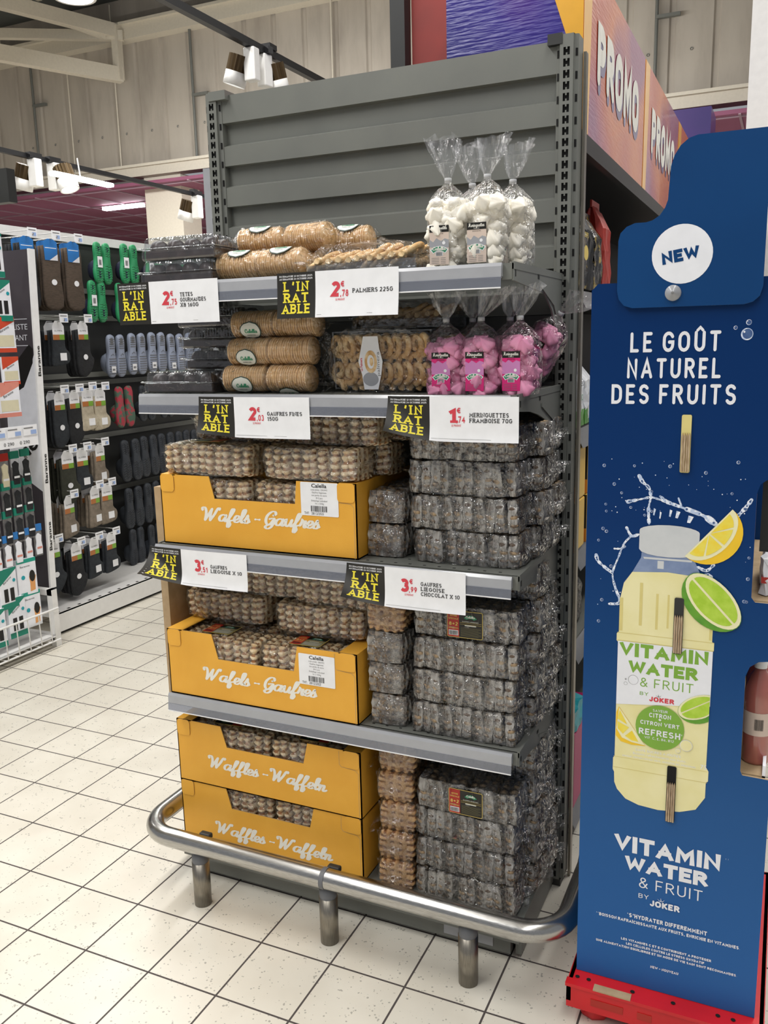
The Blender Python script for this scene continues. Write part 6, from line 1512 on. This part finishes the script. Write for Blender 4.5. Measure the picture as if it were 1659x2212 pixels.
def sock_proto(m, style, n=3):
    """bundle of folded socks on a cardboard hanger; hangs from z=0 down; faces +x"""
    t = thing('sock_pack', 'x', 'socks')
    W_ = .085; H = {'long': .30, 'ankle': .20, 'tall': .26}[style]
    for k in range(2):
        b = MB(); x = -.022 * k; rr = random.Random(k + len(style))
        if style == 'ankle':
            prof = [(-.032, -.03), (.030, -.03), (.034, -.11), (.052, -.135), (.056, -.165), (.040, -.190), (-.030, -.200), (-.040, -.185), (-.034, -.12)]
        elif style == 'long': prof = [(-.040, -.02), (.040, -.02), (.043, -.16), (.045, -H), (-.042, -H), (-.043, -.15)]
        else: prof = [(-.036, -.03), (.036, -.03), (.042, -.14), (.060, -.17), (.055, -.20), (.030, -H + .02), (.0, -H), (-.030, -H + .01), (-.040, -.2)]
        P = smoothline(prof + [prof[0]], 3)[:-1]
        n_ = len(P); vs = []; fs = []
        for xo, s_ in ((-.009, .94), (-.006, 1.0), (.006, 1.0), (.009, .92)):
            cx = sum(p[0] for p in P) / n_; cz = sum(p[1] for p in P) / n_
            vs += [(x + xo, cx + (p[0] - cx) * s_, cz + (p[1] - cz) * s_) for p in P]
        for r in range(3):
            for q in range(n_): fs.append((r * n_ + q, r * n_ + (q + 1) % n_, (r + 1) * n_ + (q + 1) % n_, (r + 1) * n_ + q))
        fs.append(list(range(n_))[::-1]); fs.append([3 * n_ + q for q in range(n_)])
        b.mesh(vs, fs, m, True); b.build('sock', t)
    b = MB(); F = plane((.0100, 0, 0), (0, 1, 0), (0, 0, 1))
    if style == 'long':
        b.prism([(-.032, -.085), (.032, -.085), (.034, .0), (.012, .014), (-.012, .014), (-.034, 0)], 0, .001, F, 'card_blue'); shape(b, F, [(-.01, -.085), (.032, -.085), (.033, -.055)], 'paper', .0014); rect(b, F, -.028, -.03, .028, -.027, 'paper', .0014)
    else:
        b.prism([(-.030, -.075), (.030, -.075), (.031, -.01), (.014, .016), (-.014, .016), (-.031, -.01)], 0, .001, F, 'paper'); rect(b, F, -.030, -.075, .004, -.050, 'card_orange', .0014); rect(b, F, .004, -.075, .030, -.050, 'green_print', .0014)
        ftext(b, 'OLYMPIA', sub(F, 0, -.036), .008, 'ink', .042, off=.0014)
    b.build('hanger_card', t)
    b = MB(); b.box((.0095, .0, -H * .78 - .018), (.0115, .034, -H * .78 + .018), 'paper') if style == 'ankle' else b.lathe([(.014, .0012), (0, .0012)], 'paper', 12, Matrix.Translation((.0098, .005, -H * .62)) @ Matrix.Rotation(PI / 2, 4, 'Y')); b.build('sticker', t)
    return t
SK = {('brown', 'long'): sock_proto('sock_brown', 'long'), ('black', 'long'): sock_proto('sock_black', 'long'), ('navy', 'ankle'): sock_proto('sock_navy', 'ankle'), ('cream', 'ankle'): sock_proto('sock_cream', 'ankle'),
      ('taupe', 'ankle'): sock_proto('sock_taupe', 'ankle'), ('olive', 'long2'): sock_proto('sock_olive', 'tall'), ('black', 'tall'): sock_proto('sock_black', 'tall'), ('charcoal', 'tall'): sock_proto('sock_navy', 'tall')}
HN = 0
SL = [  # kind, y, z of hanger, height phrase
 (('black', 'long'), 1.24, 2.055, 'black long socks on a blue card, top row, nearest'), (('brown', 'long'), 1.40, 2.055, 'brown long socks on a blue card, top row, second from the near end'), (('brown', 'long'), 1.56, 2.055, 'brown long socks on a blue card, top row, beside the green slippers'),
 (('navy', 'ankle'), 1.40, 1.635, 'charcoal socks with white card, second row, nearest'), (('black', 'tall'), 1.58, 1.635, 'dark socks with white card, second row, beside the grey sandals'),
 (('charcoal', 'tall'), 1.36, 1.265, 'charcoal socks, third row, nearest the divider'), (('black', 'tall'), 1.47, 1.265, 'black socks, third row, left of the cream ones'), (('cream', 'ankle'), 1.57, 1.270, 'cream socks on an orange card, third row'), (('cream', 'ankle'), 1.67, 1.265, 'cream socks on a white card, third row, beside the floral slippers'),
 (('olive', 'long2'), 1.38, .945, 'olive socks, fourth row, nearest the divider'), (('navy', 'ankle'), 1.49, .945, 'navy socks, fourth row'), (('taupe', 'ankle'), 1.63, .955, 'taupe socks, fourth row, beside the black slippers'),
 (('taupe', 'ankle'), 1.36, .700, 'taupe socks hanging low behind the divider edge, fifth row'), (('taupe', 'ankle'), 1.56, .720, 'taupe socks, fifth row, left of pair'), (('taupe', 'ankle'), 1.66, .720, 'taupe socks, fifth row, beside the black slippers'),
 (('charcoal', 'tall'), 1.22, .480, 'large charcoal socks under the divider, bottom row'), (('black', 'tall'), 1.38, .430, 'dark green black socks with white card, bottom row'), (('navy', 'ankle'), 1.52, .430, 'grey ankle socks with white card, bottom row, middle'), (('navy', 'ankle'), 1.66, .430, 'grey ankle socks with white card, bottom row, beside the slippers')]
for kd, y, z, l in SL:
    x = -2.04
    place(SK[kd], USED, (x, y, z), (0, 0, rnd.uniform(-.1, .1)), l, 'packs of socks on hooks', (1, 1.3, 1.1))
    if len(l.split()) < 16: place(SK[kd], USED, (x - .075, y + .018, z), (0, 0, rnd.uniform(-.15, .15)), 'rear ' + l, 'packs of socks on hooks', (1, 1.3, 1.1))
    hook(y, z + .012, 'wire hook with price tag holding the ' + ' '.join(l.replace(' on a', ',').replace(' with', ',').split(',')[0].split()[:4]) + ', ' + l.split(', ', 1)[1].replace(',', '').replace('from the near end', 'along'), x1=-1.985)

M['slip_green'] = mat('green_rubber_sole', '2E9460', .5, 0, '268454', 20); M['slip_grey'] = mat('grey_rubber_sole', '97A0B4', .5, 0, '8C95A8', 20); M['slip_black'] = mat('black_rubber_sole', '2C3036', .6, 0, '363B42', 20)
M['floral'] = mat('floral_fabric', 'B03A4A', .8, 0, '4E6A5A', 38, lo=.45, hi=.55); M['navy_felt'] = mat('navy_felt', '141A33', .9)
def slipper_proto(kind):
    """pair of soles hanging toe down, soles facing +x"""
    t = thing('slipper_pair', 'x', 'slippers'); Ls = .225
    mm = {'green': 'slip_green', 'grey': 'slip_grey', 'black': 'slip_black', 'floral': 'floral'}[kind]
    up = {'green': 'navy_felt', 'grey': 'slip_grey', 'black': 'slip_black', 'floral': 'floral'}[kind]
    for sd in (-1, 1):
        out = [(-.026, -.005), (-.030, -.04), (-.026, -.08), (-.030, -.12), (-.037, -.160), (-.034, -.200), (-.018, -.222), (.004, -.226), (.026, -.215), (.038, -.185), (.038, -.15), (.030, -.115), (.026, -.08), (.029, -.04), (.024, -.005), (.0, .006)]
        P = smoothline([(sd * p[0] * .95, p[1]) for p in out] + [(sd * out[0][0] * .95, out[0][1])], 3)[:-1]; n_ = len(P); b = MB(); vs = []; fs = []
        for xo, s_ in ((-.012, .95), (-.008, 1.0), (.004, 1.0), (.009, .9)):
            vs += [(xo, p[0] * s_, -.11 + (p[1] + .11) * (s_ if s_ < 1 else 1)) for p in P]
        for r in range(3):
            for q in range(n_): fs.append((r * n_ + q, r * n_ + (q + 1) % n_, (r + 1) * n_ + (q + 1) % n_, (r + 1) * n_ + q))
        fs.append([3 * n_ + q for q in range(n_)]); fs.append(list(range(n_))[::-1])
        b.mesh(vs, fs, mm, True, Matrix.Translation((0, sd * .040, 0)))
        # tread: ribs across heel and ball
        if kind in ('grey', 'black', 'green'):
            for z_ in ([-.02 - .012 * k for k in range(5)] + [-.125 - .0135 * k for k in range(7)]):
                w_ = .020 if z_ > -.09 else .028
                zig = .006 if kind == 'black' else (.003 if kind == 'green' else 0)
                pts = [(-w_, z_), (-w_ / 2, z_ + zig), (0, z_ - zig), (w_ / 2, z_ + zig), (w_, z_)]
                b.tube([(.0095, sd * .040 + a, c) for a, c in pts], .0022, mm if kind != 'grey' else 'rubber', 5, smooth=False)
            if kind == 'grey':
                b.mesh([(.0095, sd * .040 + a, c) for a, c in ((-.010, -.012), (.010, -.012), (.012, -.05), (-.012, -.05))], [(0, 1, 2, 3)], 'rubber')
                b.tube([(.0096, sd * .04 - .012, -.108), (.0096, sd * .04 + .004, -.098), (.0096, sd * .04 + .012, -.106)], .0015, 'rubber', 5)
            if kind == 'green':
                b.mesh([(.0100, sd * .040 + a, c) for a, c in ((-.009, -.15), (.009, -.15), (.009, -.195), (-.009, -.195))], [(3, 2, 1, 0)], 'navy_felt'); b.mesh([(.0100, sd * .040 + a, c) for a, c in ((-.007, -.022), (.007, -.016), (.009, -.045), (-.005, -.05))], [(3, 2, 1, 0)], 'navy_felt')
        b.build('sole', t)
        b = MB(); b.lathe([(.034, 0), (.034, .02), (.026, .045), (.010, .056), (0, .058)], up, 14, Matrix.Translation((-.010, sd * .040, -.150)) @ Matrix.Rotation(-PI / 2, 4, 'Y'), sx=1.7, sy=1.0); b.build('upper', t)
    if kind != 'black' and kind != 'floral':
        b = MB(); b.box((.0115, -.055, -.20), (.0135, -.022, -.165), 'paper') if kind == 'grey' else b.box((.0125, -.058, -.135), (.0145, -.018, -.075), 'paper')
        F = plane((.0146 if kind != 'grey' else .0136, 0, 0), (0, 1, 0), (0, 0, 1)); barcode(b, F, -.050, -.122 if kind != 'grey' else -.19, .022, .03 if kind != 'grey' else .012); b.build('price_sticker', t)
    return t
SP = {k: slipper_proto(k) for k in ('green', 'grey', 'black', 'floral')}
def row(kind, y0, dy, n, z, phr, sc=1.0, x=-2.27):
    words = ['nearest', 'second', 'third', 'fourth', 'fifth', 'sixth']
    for k in range(n):
        place(SP[kind], USED, (x, y0 + dy * k, z + rnd.uniform(-.008, .008)), (0, rnd.uniform(-.03, .03), rnd.uniform(-.1, .1)), 'pair of %s slippers, %s, %s from the near end' % (kind, phr, words[k]) if k else 'pair of %s slippers, %s, nearest the socks' % (kind, phr), 'hanging %s slippers' % kind, (sc,) * 3)
row('green', 2.05, .24, 4, 2.125, 'top row', 1.05); row('green', 1.98, .24, 5, 1.895, 'second row', 1.05); row('grey', 2.105, .195, 5, 1.585, 'white stickers', 1.12)
place(SP['floral'], USED, (-2.25, 2.12, 1.262), (0, 0, 0), 'pair of red floral slippers beside the cream socks', None, (1.1,) * 3)
row('black', 2.36, .2, 4, 1.262, 'row beside the floral pair', 1.0); row('black', 2.16, .18, 5, .925, 'fourth row', 1.15); row('black', 2.16, .18, 5, .62, 'fifth row', 1.15); row('black', 2.16, .18, 5, .345, 'bottom row', 1.05)

# ---- accessory stand at the far left
t = thing('accessory_stand', 'white wire stand with insole packs at the left edge', 'display stand', (-2.1, .7, 0))
b = MB(); b.box((-2.16, .15, .12), (-2.12, 1.04, 2.0), 'charcoal'); b.build('back_panel', t, world=True)
b = MB(); b.box((-1.862, .985, 0), (-1.828, 1.02, .30), 'white_metal'); b.box((-2.14, .985, .27), (-1.83, 1.02, .30), 'white_metal'); b.box((-2.14, .985, .03), (-1.84, 1.02, .06), 'white_metal'); b.build('side_frame', t, world=True)
b = MB()
for z in (.045, .21): b.tube([(-1.80, .0, z), (-1.80, .99, z)], .005 if z < .1 else .006, 'white_metal', 8)
for k in range(14): y = .02 + k * .07; b.tube([(-2.12, y, .045), (-1.81, y, .043), (-1.795, y, .05), (-1.80, y, .21)], .003, 'white_metal', 6)
b.box((-2.12, 0, .055), (-1.82, .98, .06), 'white_metal'); b.build('wire_basket', t, world=True)
b = MB(); b.rbox((-2.12, .3, 1.055), (-1.80, .965, 1.075), 'white_plastic', .004); b.box((-1.802, .3, 1.05), (-1.798, .97, 1.15), 'paper'); F = plane((-1.7975, 0, 1.05), (0, 1, 0), (0, 0, 1))
for k in range(5): y = .50 + k * .095; rect(b, F, y, .050, y + .085, .098, 'paper', .002); rect(b, F, y + .045, .055, y + .08, .075, 'tag_blue', .003); rect(b, F, y + .004, .084, y + .06, .089, 'grey_ink', .003)
for k in range(4): ftext(b, '0 290', sub(F, .60 + k * .095, .012), .016, 'ink', .06, off=.001)
b.build('ticket_shelf', t, world=True)
M['pack_red'] = mat('orange_red_card', 'CC4A2C', .5); M['skin'] = mat('leg_print', 'E0A060', .5); M['clear_pouch'] = film('clear_pouch', 'FFFFFF', .25, .4, 40, .3, .08); M['gel'] = mat('gel_insole', 'D9D2B4', .5); M['salmon'] = mat('salmon_card', 'D98C7C', .5); M['card_green'] = mat('green_card', '16806A', .5)
def accessory(kind):
    t = thing('accessory_pack', 'x', 'insole pack')
    b = MB(); F = plane((.008, 0, 0), (0, 1, 0), (0, 0, 1))
    if kind == 'box':      # white box, turquoise top, leg picture
        b.rbox((-.02, -.060, -.200), (.008, .060, .0), 'board_white', .003); rect(b, F, -.060, -.022, .060, .0, 'card_teal'); shape(b, F, [(.012, -.185), (.044, -.180), (.046, -.13), (.054, -.10), (.010, -.10), (.014, -.14)], 'skin', .0006); shape(b, F, ell(.030, -.10, .018, .032), 'ink', .001); shape(b, F, ell(-.026, -.10, .012, .012), 'teal', .001)
        ftext(b, 'Baranne', sub(F, -.01, -.045), .010, 'ink', .06, off=.001); b.build('box', t)
    elif kind == 'tights':
        b.rbox((-.016, -.052, -.200), (.008, .052, 0), 'board_white', .003); rect(b, F, -.052, -.200, .052, -.172, 'card_green'); shape(b, F, [(-.052, -.08), (.052, -.01), (.052, 0), (-.052, 0)], 'card_green', .0005); rect(b, F, -.030, -.165, -.006, -.10, 'ink', .001); rect(b, F, .006, -.165, .030, -.10, 'ink', .001); shape(b, F, ell(.034, -.065, .009, .009), 'teal', .001)
        ftext(b, 'Baranne', (lambda u, v, o=0: F(-.004 + u * .85 - v * .5, -.062 + u * .5 + v * .85, o)), .011, 'ink', .055, off=.001); b.build('box', t)
    elif kind in ('black', 'tan', 'whitefoot'):
        b.rbox((-.004, -.026, -.165), (.004, .026, -.006), 'clear_pouch', .003); b.build('pouch', t); b = MB(); F = plane((.0045, 0, 0), (0, 1, 0), (0, 0, 1))
        m_ = {'black': 'sock_black', 'tan': 'gel', 'whitefoot': 'board_white'}[kind]
        b.prism([(-.018, -.155), (.016, -.155), (.020, -.12), (.014, -.085), (.018, -.055), (.0, -.042), (-.018, -.055), (-.014, -.09), (-.020, -.12)], -.003, .004, F, m_); rect(b, F, -.016, -.125, .016, -.115, 'paper' if kind != 'whitefoot' else 'salmon', .005); b.build('insole', t)
        b = MB(); b.box((-.0045, -.026, -.030), (.0055, .026, .006), 'card_blue' if kind == 'whitefoot' else 'label_red' if kind == 'tan' else 'card_green'); b.build('header_card', t)
    else:
        b.rbox((-.012, -.062, -.165), (.006, .062, .0), 'board_white', .003); F = plane((.006, 0, 0), (0, 1, 0), (0, 0, 1)); c_ = 'pack_red' if kind == 'red' else 'salmon'
        shape(b, F, [(-.062, 0), (.062, 0), (.062, -.02), (-.062, -.075)], c_); rect(b, F, -.062, -.165, .062, -.145, c_); rect(b, F, -.050, -.138, .050, -.085, 'gel', .0006); ftext(b, 'Baranne', (lambda u, v, o=0: F(u * .9 - v * .4 + .0, -.062 + u * .4 + v * .9, o)), .013, 'ink', .06, off=.001); b.build('card_pack', t)
    return t
AP = {k: accessory(k) for k in ('box', 'tights', 'black', 'tan', 'whitefoot', 'red', 'salmon')}
def acc(kind, y, z, l, x=-1.87, sc=1.0): place(AP[kind], USED, (x, y, z), (0, 0, rnd.uniform(-.12, .05)), l, 'accessory packs on the left stand', (sc,) * 3)
acc('tights', .88, 2.04, 'green edged white pack at the top left edge beside the divider'); acc('tights', .90, 1.83, 'white and green pack, second from the top beside the divider', sc=.95)
acc('red', .895, 1.660, 'orange red pack reading Baranne, upper', sc=1.0); acc('red', .91, 1.475, 'orange red pack with pale insole, below the upper one', sc=.8)
acc('salmon', .88, 1.355, 'salmon pack beside the divider above the ticket shelf', sc=1.0); acc('salmon', .77, 1.355, 'salmon pack at the left edge above the ticket shelf', sc=1.0)
wd = ['fourth from the divider', 'third from the divider', 'second from the divider', 'beside the divider']
for k in range(4):
    acc('tan' if k == 1 else 'black', .745 + k * .065, 1.012 + .004 * k, '%s insole pouch in the row below the ticket shelf, %s' % ('tan' if k == 1 else 'black', wd[k]))
    acc('black', .735 + k * .068, .870 + .004 * k, 'black insole pouch in the second pouch row, %s' % wd[k]); acc('black', .725 + k * .070, .735 + .004 * k, 'black insole pouch in the third pouch row, %s' % wd[k])
    acc('whitefoot', .715 + k * .064, .615 + .006 * k, 'white insole pouch in the lowest pouch row, %s' % wd[k], sc=.95)
acc('whitefoot', .975 - .004, .640, 'white insole pouch with orange top touching the divider', sc=.95)
acc('box', .875, .490, 'white and turquoise box with a leg picture, upper', sc=.92); acc('box', .885, .320, 'white and turquoise box with a leg picture, lower', sc=.92)
acc('tights', .755, .470, 'green and white tights box, upper, at the left edge'); acc('tights', .790, .315, 'green and white tights box, lower, beside the turquoise one'); acc('tights', .665, .285, 'green and white tights box at the left edge, lowest', sc=.95)
t = thing('spray_bottle', 'white and blue bottle standing in the wire basket at the left edge', 'bottle', (-1.835, .48, .061))
b = MB(); b.lathe([(0, 0), (.028, 0), (.030, .01), (.030, .13), (.022, .15), (.020, .155), (0, .155)], 'white_plastic', 20); b.build('body', t)
b = MB(); b.lathe([(.0305, .05), (.0305, .10)], 'card_blue', 20); b.build('label', t)
b = MB(); b.lathe([(.020, .155), (.021, .185), (.016, .195), (0, .196)], 'white_plastic', 20); b.build('cap', t)
